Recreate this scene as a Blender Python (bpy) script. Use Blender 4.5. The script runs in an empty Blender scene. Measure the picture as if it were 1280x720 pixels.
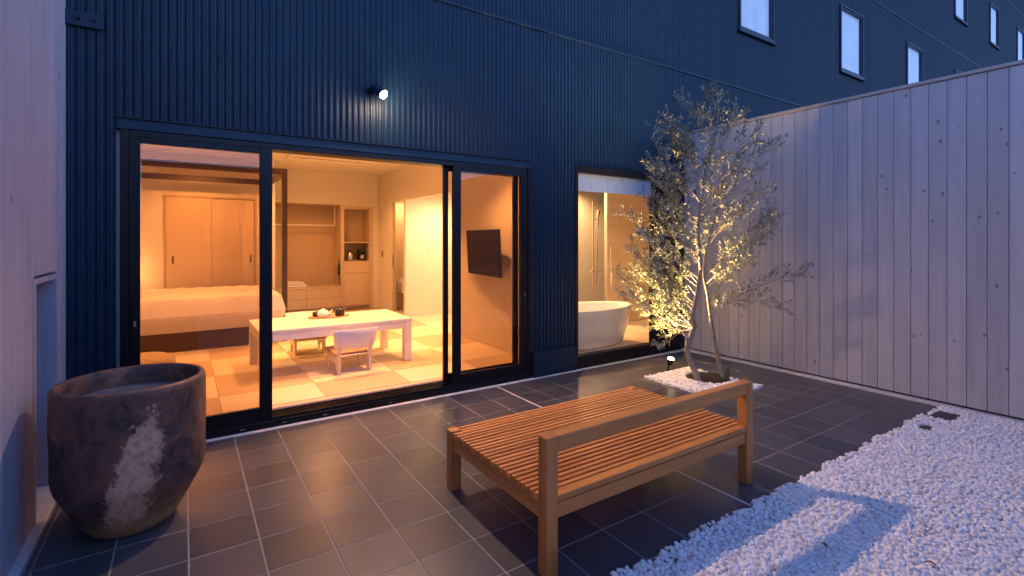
import bpy, math, random
import numpy as np
from mathutils import Vector, Matrix
random.seed(7); rng = np.random.default_rng(7)
R = math.radians
sc = bpy.context.scene
COL = sc.collection

# ------------------------------------------------------------------ camera
cam_d = bpy.data.cameras.new('camera'); cam = bpy.data.objects.new('camera', cam_d); COL.objects.link(cam)
cam.location = (0, 0, 1.508); cam.rotation_euler = (R(90), 0, -0.5857)
cam_d.sensor_width = 36; cam_d.lens = 36*617.84/1280; cam_d.shift_y = -(360-300.23)/1280
cam_d.clip_start = .05; cam_d.clip_end = 400
sc.camera = cam
sc.render.resolution_x = 1024; sc.render.resolution_y = 576
sc.view_settings.view_transform = 'Standard'; sc.view_settings.look = 'None'
sc.view_settings.exposure = 1.88; sc.view_settings.gamma = 1
try:
    sc.cycles.use_denoising = True; sc.cycles.denoising_input_passes = 'RGB_ALBEDO_NORMAL'; sc.cycles.max_bounces = 10; sc.cycles.diffuse_bounces = 5
    sc.cycles.transparent_max_bounces = 16; sc.cycles.sample_clamp_indirect = 5; sc.cycles.denoising_prefilter = 'ACCURATE'
except Exception: pass

# ------------------------------------------------------------------ dusk sky
W = bpy.data.worlds.new('World'); sc.world = W; W.use_nodes = True
wn = W.node_tree; bg = wn.nodes['Background']
sky = wn.nodes.new('ShaderNodeTexSky'); sky.sky_type = 'NISHITA'; sky.sun_disc = False
sky.sun_elevation = R(12); sky.sun_rotation = R(0); sky.altitude = 0; sky.air_density = 1.0; sky.dust_density = .3; sky.ozone_density = 4.0
tint = wn.nodes.new('ShaderNodeMix'); tint.data_type = 'RGBA'; tint.blend_type = 'MULTIPLY'; tint.inputs[0].default_value = 1
wn.links.new(sky.outputs[0], tint.inputs[6]); tint.inputs[7].default_value = (.96, .86, 1.12, 1)
wn.links.new(tint.outputs[2], bg.inputs[0]); bg.inputs[1].default_value = .15
# SKYTUNE

# ------------------------------------------------------------------ material helpers
def mat(name, col, rough=.6, metal=0, spec=.5, **kw):
    m = bpy.data.materials.new(name); m.use_nodes = True
    b = m.node_tree.nodes['Principled BSDF']
    b.inputs['Base Color'].default_value = (*col, 1); b.inputs['Roughness'].default_value = rough
    b.inputs['Metallic'].default_value = metal; b.inputs['Specular IOR Level'].default_value = spec
    for k, v in kw.items(): b.inputs[k.replace('_', ' ')].default_value = v
    return m
def nd(m, t, **kw):
    n = m.node_tree.nodes.new(t)
    for k, v in kw.items():
        if k.startswith('i_'): n.inputs[k[2:].replace('_', ' ')].default_value = v
        else: setattr(n, k, v)
    return n
def lk(m, a, b): m.node_tree.links.new(a, b)
def coord(m, scale=(1, 1, 1), shift=True, world=False):
    t = nd(m, 'ShaderNodeTexCoord'); mp = nd(m, 'ShaderNodeMapping')
    mp.inputs['Scale'].default_value = scale
    if world:
        g = nd(m, 'ShaderNodeNewGeometry'); lk(m, g.outputs['Position'], mp.inputs[0])
    elif shift:
        oi = nd(m, 'ShaderNodeObjectInfo'); mu = nd(m, 'ShaderNodeMath', operation='MULTIPLY'); mu.inputs[1].default_value = 37.0
        ad = nd(m, 'ShaderNodeVectorMath', operation='ADD')
        lk(m, oi.outputs['Random'], mu.inputs[0]); lk(m, t.outputs['Object'], ad.inputs[0]); lk(m, mu.outputs[0], ad.inputs[1])
        lk(m, ad.outputs[0], mp.inputs[0])
    else: lk(m, t.outputs['Object'], mp.inputs[0])
    return mp.outputs[0]
def ramp(m, fac, stops):
    r = nd(m, 'ShaderNodeValToRGB'); el = r.color_ramp.elements
    while len(el) < len(stops): el.new(.5)
    for e, (p, c) in zip(el, stops):
        e.position = p; e.color = (*c, 1) if len(c) == 3 else c
    lk(m, fac, r.inputs[0]); return r.outputs[0]
def bump(m, h, s=.3, d=.01):
    b = nd(m, 'ShaderNodeBump'); b.inputs['Strength'].default_value = s; b.inputs['Distance'].default_value = d
    lk(m, h, b.inputs['Height']); lk(m, b.outputs[0], m.node_tree.nodes['Principled BSDF'].inputs['Normal'])
def noise(m, vec, scale, detail=4, rough=.55, dist=0):
    n = nd(m, 'ShaderNodeTexNoise'); n.inputs['Scale'].default_value = scale; n.inputs['Detail'].default_value = detail
    n.inputs['Roughness'].default_value = rough; n.inputs['Distortion'].default_value = dist; lk(m, vec, n.inputs['Vector']); return n.outputs['Fac']
def mix(m, f, a, b, mode='MIX'):
    x = nd(m, 'ShaderNodeMix', data_type='RGBA', blend_type=mode)
    for i, v in ((0, f), (6, a), (7, b)):
        if hasattr(v, 'links') or hasattr(v, 'is_output'): lk(m, v, x.inputs[i])
        else: x.inputs[i].default_value = v if i == 0 else (*v, 1)
    return x.outputs[2]
def base(m, sock): lk(m, sock, m.node_tree.nodes['Principled BSDF'].inputs['Base Color'])
def rough_in(m, sock): lk(m, sock, m.node_tree.nodes['Principled BSDF'].inputs['Roughness'])

def wood(name, c0, c1, axis='Z', rough=.55, knots=False, scale=1., var=.12, knotcol=(.10, .085, .09), bstr=.15):
    m = mat(name, c0, rough)
    st = {'X': (.06, 1, 1), 'Y': (1, .06, 1), 'Z': (1, 1, .06)}[axis]
    v = coord(m, st)
    n = noise(m, v, 28*scale, 5, .6, .35); n2 = noise(m, v, 7*scale, 3, .5, 1.2)
    c = ramp(m, n, [(.3, c0), (.7, c1)])
    c = mix(m, .5, c, ramp(m, n2, [(.35, c0), (.65, c1)]))
    oi = nd(m, 'ShaderNodeObjectInfo')
    hv = nd(m, 'ShaderNodeHueSaturation'); mr = nd(m, 'ShaderNodeMapRange')
    mr.inputs[3].default_value = 1-var; mr.inputs[4].default_value = 1+var
    lk(m, oi.outputs['Random'], mr.inputs[0]); lk(m, mr.outputs[0], hv.inputs['Value']); lk(m, c, hv.inputs['Color'])
    c = hv.outputs[0]
    if knots:
        kv = coord(m, (8.5, 8.5, 4.6)); vo = nd(m, 'ShaderNodeTexVoronoi'); vo.inputs['Scale'].default_value = 1.0
        nz = noise(m, kv, 5, 2); ad = nd(m, 'ShaderNodeVectorMath', operation='ADD'); lk(m, kv, ad.inputs[0]); 
        sm = nd(m, 'ShaderNodeMath', operation='MULTIPLY'); sm.inputs[1].default_value = .08; lk(m, nz, sm.inputs[0]); lk(m, sm.outputs[0], ad.inputs[1])
        lk(m, ad.outputs[0], vo.inputs['Vector'])
        se = nd(m, 'ShaderNodeSeparateColor'); lk(m, vo.outputs['Color'], se.inputs[0])
        th = nd(m, 'ShaderNodeMath', operation='MULTIPLY'); th.inputs[1].default_value = .115; lk(m, se.outputs[0], th.inputs[0])
        df = nd(m, 'ShaderNodeMath', operation='SUBTRACT'); lk(m, th.outputs[0], df.inputs[0]); lk(m, vo.outputs['Distance'], df.inputs[1])
        k = ramp(m, df.outputs[0], [(0.0, (0, 0, 0)), (.035, (1, 1, 1))])
        kk = nd(m, 'ShaderNodeMath', operation='MULTIPLY'); kk.inputs[1].default_value = .72
        rgb = nd(m, 'ShaderNodeRGBToBW'); lk(m, k, rgb.inputs[0]); lk(m, rgb.outputs[0], kk.inputs[0])
        c = mix(m, kk.outputs[0], c, knotcol)
    base(m, c); bump(m, n, bstr, .003); return m

def speck(name, c0, c1, scale, rough, metal=0, b=.1, bd=.002, world=False):
    m = mat(name, c0, rough, metal); v = coord(m, world=world, shift=not world); n = noise(m, v, scale, 5)
    base(m, ramp(m, n, [(.3, c0), (.7, c1)])); 
    if b: bump(m, n, b, bd)
    return m
def emit(name, col, s):
    m = bpy.data.materials.new(name); m.use_nodes = True; t = m.node_tree; t.nodes.clear()
    e = t.nodes.new('ShaderNodeEmission'); e.inputs[0].default_value = (*col, 1); e.inputs[1].default_value = s
    o = t.nodes.new('ShaderNodeOutputMaterial'); t.links.new(e.outputs[0], o.inputs[0]); return m
def glass(name, tintc, refl=.05, rough=.0):
    m = bpy.data.materials.new(name); m.use_nodes = True; t = m.node_tree; t.nodes.clear()
    tr = t.nodes.new('ShaderNodeBsdfTransparent'); tr.inputs[0].default_value = (*tintc, 1)
    gl = t.nodes.new('ShaderNodeBsdfGlossy'); gl.inputs['Roughness'].default_value = rough
    fz = t.nodes.new('ShaderNodeFresnel'); fz.inputs[0].default_value = 1.5
    ge = t.nodes.new('ShaderNodeNewGeometry'); inv = t.nodes.new('ShaderNodeMath'); inv.operation = 'SUBTRACT'; inv.inputs[0].default_value = 1
    fr = t.nodes.new('ShaderNodeMath'); fr.operation = 'MULTIPLY'
    t.links.new(ge.outputs['Backfacing'], inv.inputs[1]); t.links.new(fz.outputs[0], fr.inputs[0]); t.links.new(inv.outputs[0], fr.inputs[1])
    mx = t.nodes.new('ShaderNodeMixShader'); o = t.nodes.new('ShaderNodeOutputMaterial')
    t.links.new(fr.outputs[0], mx.inputs[0]); t.links.new(tr.outputs[0], mx.inputs[1]); t.links.new(gl.outputs[0], mx.inputs[2]); t.links.new(mx.outputs[0], o.inputs[0])
    return m

M = {}
M['corr'] = speck('navy_steel', (.002, .019, .043), (.003, .024, .052), 6, .5, 0, .04)
M['navy'] = speck('navy_flashing', (.003, .020, .046), (.004, .024, .054), 9, .45, 0, .03)
M['black'] = speck('black_aluminium', (.005, .005, .007), (.008, .008, .010), 30, .4, .0, .02)
m_ = M['corr']; v_ = coord(m_, (1.3, 1.3, .10), False, True); st_ = noise(m_, v_, 2.5, 5, .6)
b_ = m_.node_tree.nodes['Principled BSDF']; src_ = b_.inputs['Base Color'].links[0].from_socket
lk(m_, mix(m_, 1.0, src_, ramp(m_, st_, [(.3, (.78, .78, .78)), (.7, (1.15, 1.15, 1.15))]), 'MULTIPLY'), b_.inputs['Base Color'])
mr_ = nd(m_, 'ShaderNodeMapRange'); mr_.inputs[3].default_value = .40; mr_.inputs[4].default_value = .62; lk(m_, st_, mr_.inputs[0]); lk(m_, mr_.outputs[0], b_.inputs['Roughness'])
for k_ in ('corr', 'navy'): M[k_].node_tree.nodes['Principled BSDF'].inputs['Specular IOR Level'].default_value = .3
M['black'].node_tree.nodes['Principled BSDF'].inputs['Specular IOR Level'].default_value = .25
M['fence'] = wood('whitewashed_cedar', (.355, .37, .42), (.475, .485, .53), 'Z', .7, True, 1, .07)
M['fencecap'] = wood('whitewashed_cap', (.36, .34, .34), (.46, .43, .43), 'Y', .7)
M['side'] = wood('side_cedar', (.35, .365, .44), (.50, .51, .58), 'Z', .65, True, 1.6, .05)
M['sidecase_lit'] = wood('warm_lit_casing_cedar', (.55, .38, .28), (.66, .48, .36), 'Z', .6)  # near jamb only: the warm light on it is put into the wood colour
M['teak'] = wood('oiled_teak', (.40, .148, .034), (.66, .290, .076), 'X', .42, False, 1.2, .16)
M['teakv'] = wood('oiled_teak_upright', (.36, .128, .032), (.58, .245, .068), 'Z', .42, False, 1.2, .08)
M['teaky'] = wood('oiled_teak_side', (.36, .128, .032), (.58, .245, .068), 'Y', .42, False, 1.2, .08)
M['kerb'] = speck('pale_kerb', (.50, .51, .53), (.62, .63, .65), 20, .7, 0, .15)
M['grout'] = speck('grey_grout', (.22, .22, .225), (.29, .285, .29), 60, .85, 0, .2)
M['whitegrout'] = speck('white_joint_filler', (.55, .54, .54), (.66, .65, .65), 60, .7, 0, .2)
M['concrete'] = speck('concrete_ground', (.2, .2, .2), (.28, .28, .27), 8, .9)

def tile_mat():
    m = mat('dark_porcelain_tile', (.06, .062, .07), .3, 0, .5)
    v = coord(m); n = noise(m, v, 5, 2, .5, 0); f = noise(m, v, 16, 2, .5)
    c = ramp(m, n, [(.3, (.050, .056, .070)), (.7, (.066, .073, .090))])
    oi = nd(m, 'ShaderNodeObjectInfo'); hv = nd(m, 'ShaderNodeHueSaturation'); mr = nd(m, 'ShaderNodeMapRange')
    mr.inputs[3].default_value = .82; mr.inputs[4].default_value = 1.18; lk(m, oi.outputs['Random'], mr.inputs[0]); lk(m, mr.outputs[0], hv.inputs['Value'])
    c = mix(m, .5, c, ramp(m, f, [(.2, (.050, .055, .068)), (.8, (.074, .080, .097))]))
    lk(m, c, hv.inputs['Color']); base(m, hv.outputs[0])
    w = coord(m, (1, 1, 1), False, True); big = noise(m, w, 2.2, 4, .6)
    r = nd(m, 'ShaderNodeMapRange'); r.inputs[1].default_value = .3; r.inputs[2].default_value = .7; r.inputs[3].default_value = .285; r.inputs[4].default_value = .36
    lk(m, big, r.inputs[0]); rough_in(m, r.outputs[0])
    a = nd(m, 'ShaderNodeMath', operation='ADD'); n3 = noise(m, v, 22, 2, .5)
    lk(m, n3, a.inputs[0]); lk(m, n, a.inputs[1]); bump(m, a.outputs[0], .12, .003)
    return m
M['tile'] = tile_mat()

def pot_mat():
    m = mat('weathered_stoneware', (.08, .05, .04), .55, 0, .4)
    v = coord(m, shift=False)
    n = noise(m, v, 4.5, 9, .72, .6); n2 = noise(m, v, 15, 8, .75)
    c = ramp(m, n, [(.38, (.035, .024, .026)), (.47, (.11, .064, .055)), (.55, (.17, .085, .055)), (.64, (.36, .17, .10))])
    # worn pale patch on the side that faces the yard, ragged edged; ochre foot
    sp = nd(m, 'ShaderNodeSeparateXYZ'); lk(m, v, sp.inputs[0])
    def mth(op, a, b=None, clamp=False):
        x = nd(m, 'ShaderNodeMath', operation=op, use_clamp=clamp)
        for i, q in enumerate((a, b)):
            if q is None: continue
            if isinstance(q, (int, float)): x.inputs[i].default_value = q
            else: lk(m, q, x.inputs[i])
        return x.outputs[0]
    dx = mth('DIVIDE', mth('ADD', mth('ADD', sp.outputs[0], -.030), mth('MULTIPLY', mth('ADD', sp.outputs[2], -.35), -.20)), .10)
    dz = mth('DIVIDE', mth('ADD', sp.outputs[2], -.32), .33)
    e = mth('ADD', mth('MULTIPLY', dx, dx), mth('MULTIPLY', dz, dz))
    e = mth('ADD', e, mth('MULTIPLY', mth('ADD', n2, -.5), 5.0)); e = mth('ADD', e, mth('MULTIPLY', mth('ADD', n, -.5), 2.6))
    front = mth('LESS_THAN', sp.outputs[1], 0.0)
    f = mth('MULTIPLY', mth('SUBTRACT', 1.05, e, True), front)
    msk = ramp(m, f, [(.02, (0, 0, 0)), (.35, (.85, .85, .85))]); bw = nd(m, 'ShaderNodeRGBToBW'); lk(m, msk, bw.inputs[0])
    pale = ramp(m, noise(m, v, 30, 5), [(.3, (.52, .28, .16)), (.7, (.85, .58, .42))])
    c = mix(m, bw.outputs[0], c, pale)
    zz = mth('ADD', sp.outputs[2], mth('MULTIPLY', mth('ADD', n2, -.5), .16))
    ft = ramp(m, zz, [(.06, (1, 1, 1)), (.13, (0, 0, 0))]); bw2 = nd(m, 'ShaderNodeRGBToBW'); lk(m, ft, bw2.inputs[0])
    c = mix(m, bw2.outputs[0], c, (.42, .25, .11))
    base(m, c); bump(m, mth('ADD', n, mth('MULTIPLY', n2, .5)), .35, .012)
    return m
M['pot'] = pot_mat()
M['potwater'] = speck('dull_water', (.10, .12, .15), (.17, .19, .22), 9, .25, 0, .3, .004)
def pebble_mat():
    m = mat('white_marble_pebble', (.8, .8, .8), .55, 0, .4)
    a = nd(m, 'ShaderNodeAttribute', attribute_name='tone'); 
    c = ramp(m, a.outputs['Fac'], [(0, (.50, .42, .34)), (.04, (.68, .64, .60)), (.15, (.85, .84, .83)), (1, (.93, .93, .92))])
    v = coord(m, world=True); n = noise(m, v, 60, 3)
    c = mix(m, .12, c, ramp(m, n, [(.4, (.4, .38, .36)), (.6, (.95, .95, .94))])); base(m, c)
    return m
M['pebble'] = pebble_mat()
M['gravelbase'] = speck('gravel_bed', (.60, .59, .58), (.86, .85, .84), 70, .9, 0, .8, .01, True)
M['soil'] = speck('dark_soil', (.005, .004, .004), (.014, .011, .010), 60, .95, 0, 1, .02)
M['bark'] = speck('olive_bark', (.17, .145, .11), (.34, .29, .225), 26, .85, 0, .6, .01)
def leaf_mat():
    m = mat('olive_leaf', (.12, .14, .10), .5, 0, .4)
    a = nd(m, 'ShaderNodeAttribute', attribute_name='tone')
    top = ramp(m, a.outputs['Fac'], [(0, (.10, .12, .085)), (.5, (.19, .20, .14)), (1, (.30, .29, .21))])
    g = nd(m, 'ShaderNodeNewGeometry'); under = ramp(m, a.outputs['Fac'], [(0, (.30, .33, .29)), (1, (.44, .45, .40))])
    base(m, mix(m, g.outputs['Backfacing'], top, under))
    t = m.node_tree; b = t.nodes['Principled BSDF']; o = t.nodes['Material Output']
    tl = nd(m, 'ShaderNodeBsdfTranslucent'); tl.inputs[0].default_value = (.20, .24, .10, 1)
    mx = nd(m, 'ShaderNodeMixShader'); mx.inputs[0].default_value = .22
    lk(m, b.outputs[0], mx.inputs[1]); lk(m, tl.outputs[0], mx.inputs[2]); lk(m, mx.outputs[0], o.inputs[0]); return m
M['leaf'] = leaf_mat()
# interior
M['plaster'] = speck('warm_plaster', (.66, .61, .54), (.72, .67, .60), 12, .9, 0, .05)
M['ceil'] = speck('ceiling_paper', (.70, .66, .60), (.75, .71, .65), 8, .9, 0, .03)
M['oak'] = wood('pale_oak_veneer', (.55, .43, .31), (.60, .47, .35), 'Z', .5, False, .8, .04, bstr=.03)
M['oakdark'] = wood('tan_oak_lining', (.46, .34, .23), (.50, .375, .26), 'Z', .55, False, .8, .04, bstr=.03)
M['ply'] = wood('blond_plywood', (.70, .60, .48), (.78, .69, .57), 'X', .5, False, .8, .03, bstr=.03)
M['walnut'] = wood('brown_bed_frame', (.050, .028, .019), (.080, .045, .030), 'X', .5, False, 1, .05, bstr=.03)
M['white'] = speck('white_lacquer', (.74, .72, .69), (.80, .78, .75), 15, .35, 0, .02)
M['grip'] = mat('dark_recess_pull', (.10, .07, .05), .5)
M['sheet'] = speck('white_bedding', (.72, .69, .66), (.80, .77, .74), 4, .9, 0, .8, .03)
def tatami(name, c0, c1, ax):
    m = mat(name, c0, .75); v = coord(m, (300, 12, 1) if ax == 'X' else (12, 300, 1)); n = noise(m, v, 1, 3)
    base(m, ramp(m, n, [(.3, c0), (.7, c1)])); bump(m, n, .15, .001); return m
M['tat1'] = tatami('tatami_weave_light', (.66, .57, .43), (.74, .65, .50), 'X')
M['tat2'] = tatami('tatami_weave_deep', (.47, .36, .24), (.55, .44, .30), 'Y')
M['screen'] = speck('television_screen', (.012, .012, .014), (.016, .016, .018), 3, .12, 0, 0)
M['blackpl'] = mat('black_plastic', (.018, .017, .017), .35)
M['steel'] = mat('brushed_steel', (.55, .55, .56), .25, 1)
M['tray'] = wood('tray_wood', (.42, .27, .15), (.52, .35, .2), 'X', .5)
M['porc'] = mat('white_porcelain', (.82, .81, .79), .15, 0, .5)
M['weave'] = speck('woven_straw', (.36, .26, .15), (.62, .48, .30), 70, .85, 0, 1, .01)
M['cushion'] = speck('patterned_cushion', (.42, .21, .13), (.72, .46, .33), 40, .9, 0, .4, .005)
M['bathtile'] = speck('beige_wall_tile', (.56, .49, .40), (.62, .55, .46), 3, .35, 0, .02)
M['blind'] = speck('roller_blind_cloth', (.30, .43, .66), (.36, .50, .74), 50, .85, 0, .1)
M['curtain'] = speck('sheer_curtain', (.76, .74, .76), (.86, .84, .85), 5, .9, 0, .2)
M['chrome'] = mat('chrome', (.6, .6, .6), .12, 1)
M['glassL'] = glass('tinted_door_glass', (.78, .72, .66))
M['glassB'] = glass('clear_window_glass', (.95, .95, .94))
M['glassU'] = glass('upper_window_glass', (.97, .98, .99))
M['lens'] = emit('lit_lamp_lens', (1, .72, .40), 22)
M['lensg'] = emit('lit_spike_lens', (1, .66, .30), 24)
M['down'] = emit('lit_downlight', (1, .62, .28), 6)

# ------------------------------------------------------------------ mesh helpers
class MB:
    def __init__(s, o=(0, 0, 0)): s.v = []; s.f = []; s.o = Vector(o); s.smooth = False
    def add(s, vs, fs, T=None):
        n = len(s.v)
        for p in vs:
            p = Vector(p)
            if T is not None: p = T @ p
            s.v.append(tuple(p - s.o))
        s.f += [tuple(i+n for i in f) for f in fs]; return s
    def box(s, x0, x1, y0, y1, z0, z1, b=0, T=None):
        b = min(b, (x1-x0)*.45, (y1-y0)*.45, (z1-z0)*.45)
        if b <= 0:
            vs = [(x, y, z) for x in (x0, x1) for y in (y0, y1) for z in (z0, z1)]
            return s.add(vs, [(0, 1, 3, 2), (4, 6, 7, 5), (0, 4, 5, 1), (2, 3, 7, 6), (0, 2, 6, 4), (1, 5, 7, 3)], T)
        vs = []; idx = {}
        for ix, X in enumerate((x0, x1)):
            for iy, Y in enumerate((y0, y1)):
                for iz, Z in enumerate((z0, z1)):
                    sx, sy, sz = (b, -b)[ix], (b, -b)[iy], (b, -b)[iz]
                    for a, p in enumerate(((X, Y+sy, Z+sz), (X+sx, Y, Z+sz), (X+sx, Y+sy, Z))):
                        idx[ix, iy, iz, a] = len(vs); vs.append(p)
        I = lambda x, y, z, a: idx[x, y, z, a]
        fs = [(I(0,0,0,0), I(0,0,1,0), I(0,1,1,0), I(0,1,0,0)), (I(1,0,0,0), I(1,1,0,0), I(1,1,1,0), I(1,0,1,0)),
              (I(0,0,0,1), I(1,0,0,1), I(1,0,1,1), I(0,0,1,1)), (I(0,1,0,1), I(0,1,1,1), I(1,1,1,1), I(1,1,0,1)),
              (I(0,0,0,2), I(0,1,0,2), I(1,1,0,2), I(1,0,0,2)), (I(0,0,1,2), I(1,0,1,2), I(1,1,1,2), I(0,1,1,2))]
        for y in (0, 1):
            for z in (0, 1):
                fs.append((I(0,y,z,1), I(1,y,z,1), I(1,y,z,2), I(0,y,z,2)))
        for x in (0, 1):
            for z in (0, 1): fs.append((I(x,0,z,0), I(x,1,z,0), I(x,1,z,2), I(x,0,z,2)))
            for y in (0, 1): fs.append((I(x,y,0,0), I(x,y,1,0), I(x,y,1,1), I(x,y,0,1)))
        for x in (0, 1):
            for y in (0, 1):
                for z in (0, 1): fs.append((I(x,y,z,0), I(x,y,z,1), I(x,y,z,2)))
        return s.add(vs, fs, T)
    def tube(s, pts, rad, n=8, caps=True, T=None):
        pts = [Vector(p) for p in pts]; rad = rad if isinstance(rad, (list, tuple)) else [rad]*len(pts)
        vs = []; fs = []; up = Vector((0, 0, 1)); prev = None
        for i, p in enumerate(pts):
            d = (pts[min(i+1, len(pts)-1)] - pts[max(i-1, 0)]).normalized()
            if prev is None: a = d.orthogonal().normalized()
            else: a = (prev - d*prev.dot(d)).normalized()
            prev = a; bb = d.cross(a)
            for k in range(n):
                t = 2*math.pi*k/n; vs.append(tuple(p + (a*math.cos(t)+bb*math.sin(t))*rad[i]))
        for i in range(len(pts)-1):
            for k in range(n):
                k2 = (k+1) % n; fs.append((i*n+k, i*n+k2, (i+1)*n+k2, (i+1)*n+k))
        if caps: fs += [tuple(range(n))[::-1], tuple((len(pts)-1)*n+k for k in range(n))]
        return s.add(vs, fs, T)
    def lathe(s, prof, n=32, c=(0, 0, 0), sx=1, sy=1, T=None, warp=None):
        vs = []; fs = []
        for j, (r, z) in enumerate(prof):
            for k in range(n):
                t = 2*math.pi*k/n; w = warp(t, z) if warp else 1
                vs.append((c[0]+r*math.cos(t)*sx*w, c[1]+r*math.sin(t)*sy*w, c[2]+z))
        for j in range(len(prof)-1):
            for k in range(n):
                k2 = (k+1) % n; fs.append((j*n+k, j*n+k2, (j+1)*n+k2, (j+1)*n+k))
        fs.append(tuple(range(n))[::-1]) if prof[0][0] > 1e-4 else None
        if prof[-1][0] > 1e-4: fs.append(tuple((len(prof)-1)*n+k for k in range(n)))
        return s.add(vs, fs, T)
    def mesh(s, name, m):
        me = bpy.data.meshes.new(name); me.from_pydata(s.v, [], s.f); me.materials.append(m)
        me.validate(); 
        import bmesh
        bm = bmesh.new(); bm.from_mesh(me); bmesh.ops.recalc_face_normals(bm, faces=bm.faces); bm.to_mesh(me); bm.free()
        if s.smooth: me.polygons.foreach_set('use_smooth', [True]*len(me.polygons))
        me.update(); return me
def link(name, me, parent=None, loc=(0, 0, 0), rz=0, **p):
    o = bpy.data.objects.new(name, me); COL.objects.link(o); o.location = loc; o.rotation_euler = (0, 0, rz)
    if parent: o.parent = parent
    for k, v in p.items(): o[k] = v
    return o
def thing(name, label, cat, loc=(0, 0, 0), rz=0, group=None, kind=None):
    o = link(name, None, None, loc, rz, label=label, category=cat)
    if group: o['group'] = group
    return o
def part(name, mb, m, parent=None, **p):
    """mesh built in world coordinates, stored relative to its own centre"""
    v = np.array(mb.v); c = (v.min(0)+v.max(0))/2; mb.v = [tuple(q) for q in (v-c)]
    me = mb.mesh(name, M[m] if isinstance(m, str) else m)
    off = Vector((0, 0, 0)); q = parent
    if q is not None:
        while q is not None: off += q.location; q = q.parent
    return link(name, me, parent, Vector(c)-off, **p)
def bx(name, m, parent, x0, x1, y0, y1, z0, z1, b=0, **p):
    return part(name, MB().box(x0, x1, y0, y1, z0, z1, b), m, parent, **p)
def lbx(name, m, parent, x0, x1, y0, y1, z0, z1, b=0, **p):
    """box in the local frame of a rotated parent"""
    c = ((x0+x1)/2, (y0+y1)/2, (z0+z1)/2)
    me = MB(c).box(x0, x1, y0, y1, z0, z1, b).mesh(name, M[m]); return link(name, me, parent, c, **p)

YF = 4.36; XL = -.655; XR = 5.74; TOP = 2.96
# ------------------------------------------------------------------ ground
bx('ground', 'concrete', None, -60, 90, -80, 60, -.6, -.06, kind='structure')
floor = bx('patio_floor', 'grout', None, XL, XR-.03, 1.52, YF+.02, -.05, -.0014, kind='structure')
floor.data = floor.data
bx('white_joint', 'whitegrout', floor, 2.678, 2.694, 1.54, YF-.02, -.02, -.0008)
def tile_mesh(w, d):
    b = .0025
    return MB().box(-w/2, w/2, -d/2, d/2, -.012, 0, b).mesh('tile', M['tile'])
g = .0045; cols = [XL+.045]; x = .0186-.6
while x < 2.5: cols.append(x); x += .3
cols = [c for c in cols if c >= XL+.04]; cols.append(2.686)
cols += [2.94+.3*i for i in range(10)]; cols = [c for c in cols if c < XR-.08]+[XR-.04]
rows = [1.535, 1.585]; y = 1.885
while y < 4.1: rows.append(y); y += .3
rows.append(YF-.032)
BED = (4.18, 4.96, 2.80, 3.70)
cache = {}
for i in range(len(cols)-1):
    for j in range(len(rows)-1):
        x0, x1, y0, y1 = cols[i]+g/2, cols[i+1]-g/2, rows[j]+g/2, rows[j+1]-g/2
        if cols[i+1] == 2.686: x1 -= .005
        if cols[i] == 2.686: x0 += .005
        rects = [(x0, x1, y0, y1)]
        if x0 < BED[1] and x1 > BED[0] and y0 < BED[3] and y1 > BED[2]:
            rects = []
            if x0 < BED[0]: rects.append((x0, BED[0], y0, y1))
            if x1 > BED[1]: rects.append((BED[1], x1, y0, y1))
            xa, xb = max(x0, BED[0]), min(x1, BED[1])
            if y0 < BED[2]: rects.append((xa, xb, y0, BED[2]))
            if y1 > BED[3]: rects.append((xa, xb, BED[3], y1))
        for (a, b_, c, d) in rects:
            if b_-a < .02 or d-c < .02: continue
            k = (round(b_-a, 4), round(d-c, 4))
            if k not in cache: cache[k] = tile_mesh(*k)
            t = link('tile', cache[k], floor, Vector(((a+b_)/2, (c+d)/2, random.uniform(-.0002, .0004)))-floor.location)
            t.rotation_euler = (random.gauss(0, .0016), random.gauss(0, .0016), 0)
# kerbs
bx('facade_kerb', 'kerb', None, XL+.04, XR-.04, YF-.030, YF+.012, -.02, .006, .003, kind='structure')
bx('fence_kerb', 'kerb', None, XR-.042, XR+.14, -3, YF+.01, -.04, .022, .004, kind='structure')
bx('side_kerb', 'kerb', None, XL-.9, XL+.038, -1.5, YF-.001, -.04, .010, .003, kind='structure')

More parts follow.
